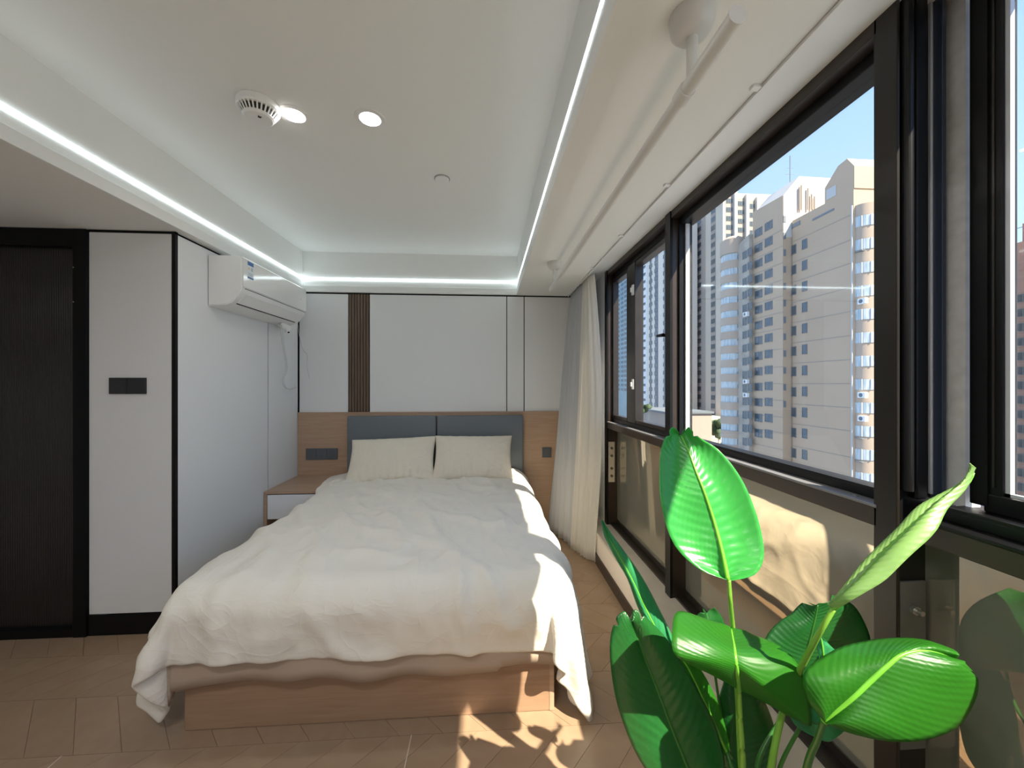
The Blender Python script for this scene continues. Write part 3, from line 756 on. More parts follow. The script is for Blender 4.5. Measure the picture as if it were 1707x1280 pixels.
obj('mark', MB().box(p.x + 0.008, p.x + 0.022, p.y - 0.02, p.y - 0.016, p.z - 0.071, p.z - 0.068).box(p.x + 0.012, p.x + 0.016, p.y - 0.026, p.y - 0.012, p.z - 0.071, p.z - 0.068), M['grille'], sm)
def downlight(px, py, label, p=None):
    p = p or cz(px, py)
    t = thing('downlight', label, 'ceiling light', p, 'recessed round downlights')
    obj('trim_ring', MB().lathe([(0.046, 0.002), (0.046, -0.004), (0.066, -0.003), (0.067, 0.001)], p, n=40), M['white'], t, 'auto')
    obj('diffuser', MB().lathe([(0.047, -0.001), (0.047, -0.0035)], p, n=40), M['lamp'], t)
    l = bpy.data.lights.new('downlight_lamp', 'AREA'); l.shape = 'DISK'; l.size = 0.09; l.energy = REAR_FILL_W if p.y < 1 else 0.7; l.color = (1, 0.98, 0.95); l.spread = radians(160)
    lo = bpy.data.objects.new('downlight_lamp', l); COL.objects.link(lo); lo.parent = t; lo.location = (0, 0, -0.006)
    return t
downlight(490, 192, 'lit round downlight beside the smoke detector')
downlight(617, 198, 'lit round downlight, farther from the smoke detector')
for (x, y) in ((-0.9, -0.2), (-0.5, -0.2), (-0.9, -1.5), (-0.5, -1.5)):  # added downlights out of view, put in to brighten the room
    downlight(0, 0, 'added round fill downlight, unseen behind the camera, %s pair, on the %s side' % ('nearer' if y > -1 else 'farther', 'door' if x < -0.7 else 'window'), Vector((x, y, TZT)))
p = cz(737, 298)
sp_ = thing('ceiling_cap', 'small flat white round cap on ceiling ahead of the downlights', 'ceiling cap', p)
obj('disc', MB().lathe([(0.040, 0), (0.040, -0.010), (0.038, -0.012)], p, n=36), M['white'], sp_, 'auto')
obj('rim', MB().lathe([(0.046, 0.001), (0.0455, -0.004)], p, n=36), M['labelg'], sp_, 'auto')

# ================================================================== AIR CONDITIONER
ay0, ay1 = 2.462, 3.292
prof = [(-1.698, 2.150), (-1.525, 2.150), (-1.505, 2.146), (-1.499, 2.135), (-1.499, 1.950), (-1.506, 1.925), (-1.560, 1.862), (-1.590, 1.848), (-1.698, 1.838)]
ac = thing('air_conditioner', 'white wall-mounted split air conditioner high on the left wall', 'air conditioner', (XL, (ay0 + ay1) / 2, 1.838))
mb = MB().prism([(x, ay0, z) for x, z in prof], (0, ay1 - ay0, 0))
bmesh.ops.recalc_face_normals(mb.bm, faces=mb.bm.faces)
bmesh.ops.bevel(mb.bm, geom=[e for e in mb.bm.edges if abs(e.verts[0].co.y - e.verts[1].co.y) < 1e-4], offset=0.006, segments=3, affect='EDGES')
obj('body', mb, M['white'], ac, 'auto')
obj('front_panel', MB().prism([(-1.497, ay0 + 0.004, 2.142), (-1.492, ay0 + 0.004, 2.138), (-1.492, ay0 + 0.004, 1.962), (-1.497, ay0 + 0.004, 1.955)], (0, ay1 - ay0 - 0.008, 0)), M['whitegloss'], ac)
obj('panel_gap', MB().box(-1.500, -1.496, ay0 + 0.03, ay1 - 0.004, 1.951, 1.954), M['greyplate'], ac)
# louvre on the slanted face
d = Vector((-0.054, 0, -0.063)).normalized(); nrm = Vector((0.063, 0, -0.054)).normalized()
A = Vector((-1.508, 0, 1.923)) + nrm * 0.0015; B = Vector((-1.556, 0, 1.867)) + nrm * 0.0015
obj('louvre', MB().prism([(A.x, ay0 + 0.045, A.z), (B.x, ay0 + 0.045, B.z), (B.x + nrm.x * .004, ay0 + 0.045, B.z + nrm.z * .004), (A.x + nrm.x * .004, ay0 + 0.045, A.z + nrm.z * .004)], (0, ay1 - ay0 - 0.10, 0)), M['white'], ac)
B2 = B + d * 0.008
obj('outlet_slot', MB().prism([(B.x, ay0 + 0.045, B.z), (B2.x, ay0 + 0.045, B2.z), (B2.x + nrm.x * .002, ay0 + 0.045, B2.z + nrm.z * .002), (B.x + nrm.x * .002, ay0 + 0.045, B.z + nrm.z * .002)], (0, ay1 - ay0 - 0.10, 0)), M['dark'], ac)
# energy label
la = ay0 + 0.045; xs = -1.4918
lb = obj('energy_label', MB().box(xs, xs + 0.0008, la, la + 0.06, 2.022, 2.130), M['labelw'], ac)
obj('label_header', MB().box(xs + 0.0005, xs + 0.0014, la, la + 0.06, 2.106, 2.130), M['blue'], lb)
obj('label_footer', MB().box(xs + 0.0005, xs + 0.0014, la, la + 0.06, 2.024, 2.034), M['blue'], lb)
obj('label_mark', MB().box(xs + 0.0005, xs + 0.0014, la + 0.008, la + 0.02, 2.078, 2.094), M['labely'], lb)
mb = MB()
for k in range(4): mb.box(xs + 0.0005, xs + 0.0014, la + 0.034, la + 0.054, 2.076 + k * 0.006, 2.079 + k * 0.006)
for k in range(3): mb.box(xs + 0.0005, xs + 0.0014, la + 0.006, la + 0.054, 2.044 + k * 0.007, 2.0455 + k * 0.007)
obj('label_lines', mb, M['labelg'], lb)
obj('display_mark', MB().box(xs, xs + 0.0006, ay1 - 0.10, ay1 - 0.092, 2.035, 2.047), M['labelg'], ac)
obj('drain_spout', MB().cyl((-1.64, 3.17, 1.845), (-1.60, 3.23, 1.805), 0.026, 0.024).cyl((-1.612, 3.215, 1.80), (-1.59, 3.20, 1.775), 0.016, 0.018), M['white'], ac, 'auto')
obj('drain_hole', MB().cyl((-1.590, 3.201, 1.776), (-1.589, 3.200, 1.7745), 0.008), M['dark'], ac)
cd = thing('power_cord', 'looping white cord hanging below the air conditioner to the wall corner', 'cord', (-1.66, 3.1, 1.84))
q = [atX(467, 541, -1.62), atX(471, 575, -1.64), atX(477, 612, -1.66), atX(471, 633, -1.67), atX(474, 645, -1.675), atX(483, 649, -1.68), atX(493, 645, -1.69)]
obj('cord', MB().tube(spline(q, 40), 0.0028, 8), M['cord'], cd, True)
q2 = [v + Vector((0, 0.02, 0)) for v in q[:4]] + [v + Vector((0.012, 0.0, -0.004)) for v in q[4:]]
obj('cord', MB().tube(spline(q2, 40), 0.0022, 8), M['cord'], cd, True)
cd2 = thing('thin_wire', 'thin loose white wire dangling at the corner right of the cord', 'wire', (-1.64, 3.5, 1.85))
q = [atX(496, 541, -1.60) + Vector((0, 0, 0.02)), atX(500, 565, -1.60), atX(506, 585, -1.585), atX(512, 592, -1.575), atX(512, 610, -1.575), atX(516, 631, -1.57)]
obj('cord', MB().tube(spline(q, 30), 0.0018, 6), M['cord'], cd2, True)

# light switch on door wall
s0 = atY(184, 630, YD); s1 = atY(245, 657, YD)
sw = thing('light_switch', 'black double light switch plate on the grey panel beside the door', 'switch', ((s0.x + s1.x) / 2, YD, s1.z))
xm = (s0.x + s1.x) / 2
for (a, b) in ((s0.x, xm - 0.0006), (xm + 0.0006, s1.x)):
    pl = obj('plate', MB().box(a, b, YD - 0.010, YD - 0.0005, s1.z, s0.z, 0.0015), M['blackplate'], sw)
    obj('rocker', MB().box(a + 0.004, b - 0.004, YD - 0.0125, YD - 0.009, s1.z + 0.004, s0.z - 0.004, 0.0015), M['blackplate'], pl)

# ================================================================== PLANT
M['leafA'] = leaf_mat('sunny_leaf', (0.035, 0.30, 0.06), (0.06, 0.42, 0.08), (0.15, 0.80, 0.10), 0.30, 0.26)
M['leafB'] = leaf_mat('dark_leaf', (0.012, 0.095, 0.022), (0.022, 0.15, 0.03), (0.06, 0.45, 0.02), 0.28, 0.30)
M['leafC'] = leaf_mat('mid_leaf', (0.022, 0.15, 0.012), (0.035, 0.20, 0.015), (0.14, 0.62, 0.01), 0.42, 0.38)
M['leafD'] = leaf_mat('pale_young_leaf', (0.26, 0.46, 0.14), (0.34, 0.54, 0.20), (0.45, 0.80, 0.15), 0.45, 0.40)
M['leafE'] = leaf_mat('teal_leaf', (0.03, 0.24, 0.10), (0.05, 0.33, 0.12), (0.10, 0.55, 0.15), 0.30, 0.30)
M['rib'] = mat('leaf_rib', (0.16, 0.50, 0.04), 0.35, var=0.15, vscale=20)
M['ribd'] = mat('dark_leaf_rib', (0.03, 0.14, 0.02), 0.35)
pc = Vector((0.60, 0.80, 0))
pt = thing('potted_plant', 'large artificial banana-leaf plant standing by the windows at right front', 'plant', (pc.x, pc.y, 0))
obj('pot', MB().lathe([(0.085, 0.002), (0.10, 0.01), (0.125, 0.20), (0.135, 0.235), (0.125, 0.235), (0.118, 0.20)], pc, n=40), M['pot'], pt, 'auto')
obj('soil', MB().lathe([(0.11, 0.18), (0.118, 0.205), (0.02, 0.215)], pc, n=32), M['soil'], pt, True)

def curve3(pts):
    return [atY(px, py, y) for (px, py, y) in pts]
def leaf(L, Mi, R, m, rib=None, ribr=0.004, cuts=(), ripple=0.0010, shear=0.16, cup=0.0, th=0.0008, seed=0, nveins=26):
    """blade lofted between left margin, midrib and right margin; cuts = (side, t, depth, width)"""
    n = 110; mh = 12
    Lc = spline(curve3(L), n); Mc = spline(curve3(Mi), n); Rc = spline(curve3(R), n)
    def at(c, t):
        t = max(0.0, min(1.0, t)) * n; k = min(int(t), n - 1); f = t - k
        return c[k] * (1 - f) + c[k + 1] * f
    P = []; UV = []
    nrm0 = (Rc[n // 2] - Lc[n // 2]).cross(Mc[-1] - Mc[0]).normalized()
    for i in range(n + 1):
        row = []; uvr = []; t = i / n
        for j in range(-mh, mh + 1):
            s = j / mh; a = abs(s); side = 0 if s < 0 else 1
            edge = at(Lc if s < 0 else Rc, t); base = at(Mc, t - shear * a * (1 - t) * min(1, t * 6) * 0.0)
            k = 1.0
            for (cs, ct, cdp, cw) in cuts:
                if cs == side: k = min(k, 1 - cdp * max(0.0, 1 - abs(t - ct) / cw))
            aa = a * (k if a > 0 else 1)
            p = base.lerp(edge, aa)
            bow = sin(pi * min(1, aa)) * cup
            vein = ripple * sin((t + shear * (1 - a)) * nveins * 2 * pi) * min(1, aa * 3) * (1 - aa ** 3)
            wv = 0.006 * noise.noise(Vector((t * 5 + seed, s * 1.5, seed))) * aa
            p = p + nrm0 * (bow + vein + wv)
            row.append(p); uvr.append((t + shear * (1 - a), s))
        P.append(row); UV.append(uvr)
    bm = bmesh.new(); uvl = bm.loops.layers.uv.new('UVMap')
    V = [[bm.verts.new(q) for q in r] for r in P]; W = 2 * mh
    for i in range(n):
        for j in range(W):
            f = bm.faces.new((V[i][j], V[i][j + 1], V[i + 1][j + 1], V[i + 1][j]))
            for lp, (a, b) in zip(f.loops, ((i, j), (i, j + 1), (i + 1, j + 1), (i + 1, j))): lp[uvl].uv = UV[a][b]
    o = obj('leaf', bm, m, pt, True, normals=False)
    sdf = o.modifiers.new('th', 'SOLIDIFY'); sdf.thickness = th
    mid = [c - nrm0 * (ribr * 0.2) for c in Mc[0:int(n * 0.97):3]]
    obj('midrib', MB().tube(mid, lambda t: ribr * (1 - 0.75 * t) + 0.0006, 8), rib or M['rib'], o, True)
    return o
def stem(pts, r=0.006, m=None):
    q = curve3(pts); end = pc + Vector((random.uniform(-0.04, 0.04), random.uniform(-0.04, 0.04), 0.20))
    q = q + [q[-1].lerp(end, 0.5) + Vector((0, 0, 0.02)), end]
    obj('stem', MB().tube(spline(q, 40), lambda t: r * (0.75 + 0.6 * t), 10), m or M['stem'], pt, True)

# 1 the big upright sunlit leaf
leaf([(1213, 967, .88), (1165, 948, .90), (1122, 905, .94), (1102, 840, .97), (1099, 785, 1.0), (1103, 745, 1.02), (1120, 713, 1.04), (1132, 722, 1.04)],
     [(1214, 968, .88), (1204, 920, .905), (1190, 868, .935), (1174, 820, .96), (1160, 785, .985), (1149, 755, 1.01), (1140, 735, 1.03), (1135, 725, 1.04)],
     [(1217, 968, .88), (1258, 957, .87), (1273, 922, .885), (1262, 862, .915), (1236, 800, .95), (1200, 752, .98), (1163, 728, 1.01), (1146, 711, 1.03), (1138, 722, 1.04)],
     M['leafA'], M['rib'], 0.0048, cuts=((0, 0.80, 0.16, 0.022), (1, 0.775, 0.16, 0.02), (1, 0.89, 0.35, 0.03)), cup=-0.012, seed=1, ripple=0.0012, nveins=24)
stem([(1215, 967, .88), (1218, 1010, .875), (1224, 1075, .90), (1230, 1160, .87), (1235, 1270, .85)], 0.0062)
# 2 the rolled pale leaf reaching up right
leaf([(1386, 1014, .70), (1402, 995, .705), (1435, 950, .71), (1470, 912, .715), (1502, 880, .715), (1530, 850, .715), (1565, 832, .71), (1610, 806, .70), (1624, 778, .69)],
     [(1388, 1016, .70), (1410, 992, .695), (1445, 955, .69), (1478, 918, .69), (1508, 888, .69), (1538, 860, .69), (1570, 838, .69), (1612, 808, .69), (1626, 780, .69)],
     [(1390, 1019, .70), (1418, 1002, .675), (1458, 975, .66), (1492, 948, .655), (1525, 920, .655), (1556, 885, .66), (1577, 848, .675), (1616, 812, .685), (1629, 782, .69)],
     M['leafD'], M['rib'], 0.0036, cup=0.010, seed=2, shear=0.20, ripple=0.0011, nveins=24)
stem([(1389, 1016, .70), (1366, 1055, .71), (1338, 1108, .76), (1308, 1175, .80), (1285, 1280, .79)], 0.0062)
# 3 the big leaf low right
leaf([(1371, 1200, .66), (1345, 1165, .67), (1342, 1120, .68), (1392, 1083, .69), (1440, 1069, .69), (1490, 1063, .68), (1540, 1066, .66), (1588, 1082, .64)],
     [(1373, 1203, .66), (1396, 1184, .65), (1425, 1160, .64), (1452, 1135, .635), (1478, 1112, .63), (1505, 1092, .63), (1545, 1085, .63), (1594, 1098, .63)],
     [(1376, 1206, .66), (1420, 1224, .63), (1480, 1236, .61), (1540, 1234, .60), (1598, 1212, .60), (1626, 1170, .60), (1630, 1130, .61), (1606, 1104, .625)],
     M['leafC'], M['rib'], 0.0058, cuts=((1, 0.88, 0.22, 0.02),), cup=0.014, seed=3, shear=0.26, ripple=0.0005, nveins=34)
stem([(1373, 1203, .66), (1362, 1235, .68), (1345, 1280, .71)], 0.0062, M['ribd'])
# 4 the arching centre leaf
leaf([(1228, 1149, .82), (1190, 1128, .79), (1150, 1108, .77), (1123, 1088, .77), (1121, 1050, .80), (1131, 1019, .86), (1180, 1034, .89)],
     [(1232, 1152, .82), (1231, 1135, .79), (1229, 1118, .77), (1227, 1100, .77), (1225, 1082, .79), (1222, 1064, .84), (1219, 1046, .89)],
     [(1236, 1152, .82), (1275, 1172, .78), (1325, 1200, .75), (1352, 1205, .74), (1338, 1120, .77), (1300, 1078, .83), (1252, 1056, .88)],
     M['leafC'], M['rib'], 0.0050, cup=0.010, seed=4, shear=0.22, ripple=0.0006, nveins=32, cuts=((1, 0.80, 0.22, 0.03),))
stem([(1232, 1150, .82), (1234, 1200, .82), (1238, 1280, .82)], 0.0060)
# 5 the dark leaf at left with split tip
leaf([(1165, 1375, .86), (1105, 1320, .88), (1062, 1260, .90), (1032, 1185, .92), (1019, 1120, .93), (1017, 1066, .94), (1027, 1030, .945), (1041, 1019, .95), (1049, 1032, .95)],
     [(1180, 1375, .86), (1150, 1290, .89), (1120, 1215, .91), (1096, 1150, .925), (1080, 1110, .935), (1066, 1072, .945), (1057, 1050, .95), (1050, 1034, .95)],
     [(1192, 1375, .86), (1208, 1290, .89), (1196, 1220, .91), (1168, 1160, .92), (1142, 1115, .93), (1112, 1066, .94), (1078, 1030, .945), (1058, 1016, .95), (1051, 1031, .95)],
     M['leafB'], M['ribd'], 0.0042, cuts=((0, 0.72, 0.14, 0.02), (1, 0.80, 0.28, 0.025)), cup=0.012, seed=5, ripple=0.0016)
# 6 narrow folded teal leaf pointing up left
leaf([(1150, 1185, .98), (1116, 1122, .99), (1086, 1062, 1.0), (1062, 1010, 1.02), (1045, 965, 1.03), (1022, 925, 1.04), (1008, 896, 1.04), (1001, 868, 1.04)],
     [(1156, 1185, .98), (1128, 1122, .98), (1100, 1062, .99), (1074, 1010, 1.01), (1053, 965, 1.02), (1028, 920, 1.03), (1013, 893, 1.04), (1003, 867, 1.04)],
     [(1162, 1185, .98), (1142, 1128, .99), (1124, 1068, 1.0), (1094, 1005, 1.02), (1068, 958, 1.03), (1036, 912, 1.04), (1018, 888, 1.04), (1005, 868, 1.04)],
     M['leafE'], M['rib'], 0.0022, cup=0.006, seed=6, shear=0.15)
stem([(1156, 1183, .98), (1180, 1230, .96), (1200, 1280, .92)], 0.0045, M['ribd'])
# 7 dark pair of lobes behind the pale leaf's stem
leaf([(1312, 1135, .86), (1276, 1105, .87), (1274, 1070, .88), (1300, 1036, .88), (1322, 1016, .88), (1341, 1001, .87)],
     [(1330, 1140, .86), (1338, 1110, .85), (1346, 1080, .845), (1354, 1052, .84), (1360, 1028, .84), (1364, 1006, .84)],
     [(1352, 1140, .86), (1430, 1120, .87), (1448, 1088, .87), (1446, 1050, .87), (1426, 1012, .86), (1388, 992, .85)],
     M['leafB'], M['ribd'], 0.0035, cuts=((0, 0.97, 0.5, 0.03),), cup=0.01, seed=7)
stem([(1330, 1138, .86), (1300, 1200, .86), (1262, 1280, .84)], 0.005, M['ribd'])
# 8 small lobed tip behind the centre leaf
leaf([(1178, 1085, 1.0), (1158, 1062, 1.0), (1160, 1035, 1.0), (1172, 1014, 1.0)],
     [(1186, 1086, 1.0), (1184, 1060, .99), (1181, 1040, .99), (1178, 1022, 1.0)],
     [(1196, 1086, 1.0), (1208, 1062, 1.0), (1206, 1034, 1.0), (1190, 1012, 1.0)],
     M['leafB'], M['ribd'], 0.003, cuts=((0, 0.9, 0.4, 0.05),), seed=8)
stem([(1186, 1084, 1.0), (1200, 1180, .98), (1215, 1280, .93)], 0.004, M['ribd'])
# 9 dark broad leaf at bottom centre
leaf([(1225, 1370, .93), (1205, 1300, .96), (1196, 1230, .98), (1196, 1170, .99), (1212, 1118, 1.0)],
     [(1245, 1370, .93), (1245, 1300, .94), (1238, 1230, .95), (1230, 1170, .97), (1224, 1120, 1.0)],
     [(1270, 1370, .93), (1292, 1300, .96), (1293, 1235, .98), (1278, 1175, .99), (1240, 1120, 1.0)],
     M['leafB'], M['ribd'], 0.004, cup=0.012, seed=9)
# 10 narrow leaf with pale edge left of centre
leaf([(1206, 1262, .92), (1180, 1215, .93), (1150, 1160, .94), (1128, 1110, .95), (1126, 1090, .95)],
     [(1212, 1256, .92), (1193, 1212, .92), (1170, 1160, .93), (1146, 1112, .94), (1130, 1092, .95)],
     [(1215, 1250, .92), (1208, 1205, .93), (1190, 1155, .94), (1160, 1105, .95), (1134, 1090, .95)],
     M['leafC'], M['rib'], 0.0025, seed=10, shear=0.14)
stem([(1212, 1254, .92), (1220, 1280, .90)], 0.004, M['ribd'])
# 11 bluish underside below the big right leaf
leaf([(1312, 1185, .78), (1325, 1208, .77), (1352, 1226, .76), (1385, 1236, .75), (1412, 1216, .75)],
     [(1312, 1180, .78), (1332, 1195, .77), (1358, 1205, .76), (1388, 1208, .75), (1414, 1206, .75)],
     [(1314, 1170, .78), (1340, 1172, .78), (1370, 1180, .77), (1400, 1190, .76), (1416, 1198, .75)],
     M['leafE'], M['ribd'], 0.003, seed=11)
# 12 pale small folded leaf behind
leaf([(1368, 1125, .76), (1364, 1100, .76), (1364, 1080, .76), (1367, 1062, .76)],
     [(1372, 1125, .76), (1373, 1102, .755), (1372, 1082, .755), (1369, 1063, .76)],
     [(1378, 1125, .76), (1404, 1100, .76), (1386, 1078, .76), (1370, 1063, .76)],
     M['leafE'], M['rib'], 0.002, seed=12)
stem([(1372, 1124, .76), (1340, 1200, .78), (1300, 1280, .80)], 0.004, M['ribd'])

# ================================================================== OUTSIDE
M['bwin'] = mat('building_window_glass', (0.09, 0.12, 0.14), 0.15, spec=0.8, var=0.5, vscale=0.6)
M['bwinf'] = mat('building_window_frame', (0.16, 0.16, 0.16), 0.5)
M['btan'] = mat('tan_render', (0.50, 0.36, 0.245), 0.9, var=0.06, vscale=0.15)
M['bgrey'] = mat('weathered_grey_render', (0.46, 0.40, 0.33), 0.9, var=0.3, vscale=0.7)
M['bpeach'] = mat('peach_render', (0.48, 0.37, 0.28), 0.9, var=0.1, vscale=0.3)
M['bwhite'] = mat('white_render', (0.50, 0.48, 0.45), 0.9)
M['bcream'] = mat('cream_tile', (0.60, 0.51, 0.40), 0.8, var=0.08, vscale=0.2)
M['btower'] = mat('light_cream_tower', (0.78, 0.68, 0.56), 0.85)
M['btowerw'] = mat('pale_white_tower', (0.85, 0.85, 0.82), 0.85)
M['bred'] = mat('red_brown_brick', (0.36, 0.21, 0.165), 0.9, var=0.15, vscale=0.4)
M['bline'] = mat('facade_joint', (0.34, 0.27, 0.21), 0.9)
M['bdark'] = mat('dark_facade_strip', (0.15, 0.17, 0.19), 0.6)
M['bspan'] = mat('brown_spandrel', (0.36, 0.30, 0.25), 0.8)
M['bac'] = mat('outdoor_unit_white', (0.78, 0.78, 0.76), 0.6)
M['tree'] = mat('tree_foliage', (0.07, 0.12, 0.05), 0.9, var=0.4, vscale=0.5)
M['ground'] = mat('street_ground', (0.30, 0.30, 0.29), 0.95, var=0.3, vscale=0.05)
M['bblue'] = mat('blue_green_curtain_wall', (0.30, 0.42, 0.45), 0.4, var=0.2, vscale=0.1)
GZ = -36.0
g = struct(obj('ground', MB().box(20, 600, -200, 700, GZ - 1, GZ), M['ground']))
def bthing(name, label, X, Y): return thing(name, label, 'building', (X, Y, GZ))
WME = {}
def win(parent, face, X, Y, z, w, h, m='bwin', frame=True, mull=1):
    """a window: face 'x' looks towards -X, 'y' looks towards -Y. window > pane"""
    key = (face, round(w, 2), round(h, 2), m, mull)
    if key not in WME:
        fr = MB(); pn = MB(); t = 0.07
        def bx(mb, a0, a1, d0, d1, z0, z1):
            if face == 'x': mb.box(d0, d1, a0, a1, z0, z1)
            else: mb.box(a0, a1, d0, d1, z0, z1)
        bx(fr, -w / 2, w / 2, -0.10, 0.02, 0, t); bx(fr, -w / 2, w / 2, -0.06, 0.02, h - t, h)
        bx(fr, -w / 2, -w / 2 + t, -0.06, 0.02, t, h - t); bx(fr, w / 2 - t, w / 2, -0.06, 0.02, t, h - t)
        for k in range(mull):
            a = -w / 2 + w * (k + 1) / (mull + 1); bx(fr, a - t / 2, a + t / 2, -0.05, 0.02, t, h - t)
        bx(pn, -w / 2 + t, w / 2 - t, -0.03, -0.01, t, h - t)
        out = []
        for q, mm in ((fr, M['bwinf']), (pn, M[m])):
            me = bpy.data.meshes.new('window'); q.bm.to_mesh(me); q.bm.free(); me.materials.append(mm); out.append(me)
        WME[key] = out
    a, b = WME[key]
    o = bpy.data.objects.new('window', a); COL.objects.link(o); o.parent = parent; o.location = Vector((X, Y, z)) - ORG[parent.name]
    c = bpy.data.objects.new('pane', b); COL.objects.link(c); c.parent = o
    return o
def xY(px, X): return atX(px, 640, X).y
def yX(px, Y): return atY(px, 640, Y).x
def acbox(parent, X, Y, z):
    o = obj('outdoor_unit', MB().box(X - 0.45, X, Y - 0.45, Y + 0.45, z, z + 0.65, 0.03), M['bac'], parent)
    obj('fan_ring', MB().cyl((X - 0.46, Y + 0.05, z + 0.32), (X - 0.45, Y + 0.05, z + 0.32), 0.24), M['bdark'], o)

X3 = 43.5
# --- tan block (nearest): long shaded face + bright curved bay
y3n, y3f = xY(1423, X3), xY(1305, 42.2) - 0.15
b = bthing('apartment_building', 'tan apartment block with a blank shaded side wall and two window columns', X3 + 5, (y3n + y3f) / 2)
zt = 24.6
obj('wall', MB().box(X3, X3 + 14, y3n, y3f, GZ, zt), M['btan'], b)
obj('roof_block', MB().prism([(X3, xY(1375, X3), zt), (X3, y3n - 0.1, zt), (X3, y3n - 0.1, 27.2), (X3, xY(1412, X3), 28.6), (X3, xY(1397, X3), 28.4), (X3, xY(1375, X3), 26.6)], (12, 0, 0)), M['btan'], b)
obj('roof_opening', MB().box(X3 - 0.05, X3 + 0.3, xY(1394, X3), xY(1378, X3), 24.9, 26.2), M['bwhite'], b)
fh = 1.0
ln = MB()
zf = [atX(1310, y, X3).z for y in (409, 443, 475, 508, 541, 574, 607, 640, 673, 705, 741, 775)]
for z in zf:
    ln.box(X3 - 0.02, X3 + 0.02, y3n, y3f, z - 0.05, z + 0.05)
o = obj('facade_joints', ln, M['bline'], b); o['kind'] = 'stuff'
obj('downpipe', MB().box(X3 - 0.15, X3, y3n + 0.05, y3n + 0.2, GZ, zt - 2), M['bwhite'], b)
hh = zf[3] - zf[4]
zz = atX(1324, 424, X3).z
for k in range(15):
    z = zz - k * hh
    win(b, 'x', X3, xY(1323.5, X3), z, 0.85, hh * 0.46, mull=0)
    win(b, 'x', X3, xY(1341.5, X3), z + 0.1, 0.85, hh * 0.46, mull=0)
for (px, py, wv, hv) in ((1318, 383, 3.4, 0.6),):
    q = atX(px, py, X3); obj('vent_strip', MB().box(X3 - 0.05, X3 + 0.1, q.y - wv / 2, q.y + wv / 2, q.z, q.z + hv), M['bdark'], b)
q = atX(1372, 360, X3); obj('vent_strip', MB().box(X3 - 0.05, X3 + 0.1, q.y - 1.6, q.y + 1.6, q.z, q.z + 0.25), M['bdark'], b)
# curved bay
b2 = bthing('bay_tower', 'bright peach curved window bay with stacked curtained windows and outdoor units', X3 + 3, y3n - 2)
N = 16; pts = []
Rb = 3.0
for k in range(N + 1):
    a = pi / 2 * k / N
    pts.append((X3 + Rb - Rb * cos(a) + 0.2, y3n + 0.0 - Rb * sin(a) * 0.5, GZ))
pts += [(X3 + 17, y3n - Rb * 0.5, GZ), (X3 + 17, y3n - 0.02, GZ)]
zb = atX(1440, 335, X3).z
obj('wall', MB().prism(pts, (0, 0, zb - GZ)), M['bpeach'], b2, 'auto')
M['bband'] = mat('bay_window_glass', (0.30, 0.38, 0.42), 0.3, spec=0.7, base2=(0.60, 0.62, 0.60), vscale=3.5, vstretch=(1.5, 1.5, 0.15))
zw = atX(1440, 377, X3 + 0.6).z; hw = (atX(1440, 377, X3 + .6).z - atX(1440, 416, X3 + .6).z)
for k in range(16):
    z = zw - k * hw
    P = []; Q = MB()
    for zc in (z, z + hw * 0.45):
        row = []
        for kk in range(N + 1):
            a = pi / 2 * kk / N; e = 0.04
            row.append((X3 + Rb - (Rb + e) * cos(a) + 0.2, y3n - (Rb + e * 2) * sin(a) * 0.5 - 0.01, zc))
        row.append((X3 + 17, y3n - Rb * 0.5 - 0.09, zc))
        P.append(row)
    o = obj('window', MB().grid(P), M['bband'], b2, normals=False)
    for px in (4, 8, 12, 16):
        q = P[0][px]; Q.box(q[0] - 0.05, q[0] + 0.05, q[1] - 0.05, q[1] + 0.05, z, z + hw * 0.45)
    for kx in range(6): Q.box(X3 + 4 + kx * 1.4, X3 + 4.1 + kx * 1.4, y3n - 1.66, y3n - 1.56, z, z + hw * 0.45)
    Q.box(X3 + 3.2, X3 + 16, y3n - 1.64, y3n - 1.58, z, z + 0.07).box(X3 + 3.2, X3 + 16, y3n - 1.64, y3n - 1.58, z + hw * .45 - 0.07, z + hw * 0.45)
    obj('window_frame', Q, M['bwhite'], o)
    if k in (3, 7, 8): acbox(b2, X3 + 0.55, y3n - 0.8, z - 0.95)
    if k in (1, 9, 10, 12): obj('bracket_rail', MB().box(X3 + 0.0, X3 + 0.5, y3n - 1.0, y3n - 0.1, z - 0.25, z - 0.18), M['bdark'], b2)
# --- second block: shaded face with two columns of square windows, bright stair head
X2 = 42.2
y2n, y2f = xY(1305, X2), xY(1255, X2)
b = bthing('apartment_building', 'tan apartment block with two columns of square windows and sloped roof edge', X2 + 5, (y2n + y2f) / 2)
ztn = atX(1305, 368, X2).z; ztf = atX(1255, 365, X2).z
zn = atX(1305, 326, X2).z; zfr = atX(1257, 353, X2).z
zr = atY(1330, 300, y2n + 0.5).z
obj('wall', MB().prism([(X2, y2n, GZ), (X2, y2f, GZ), (X2, y2f, zfr), (X2, y2n, zn)], (14, 0, 0)), M['btan'], b)
ye = y2n - 0.05
obj('stair_head', MB().prism([(X2 + 0.06, ye, zn - 6), (X2 + 12, ye, zn - 6), (X2 + 12, ye, zr), (yX(1332, ye), ye, zr + 0.2), (X2 + 0.06, ye, zn)], (0, 6, 0)), M['bwhite'], b)
for px, z0, z1 in ((1333, 350, 312), (1336, 350, 309), (1347, 350, 314), (1353, 350, 324), (1358, 350, 328)):
    a = atY(px, z0, ye - 0.2); c = atY(px, z1, ye - 0.2); obj('flue_pipe', MB().cyl(a, c, 0.10, n=8), M['bspan'], b)
a = atY(1317, 312, y2n + 3); c = atY(1317, 260, y2n + 3)
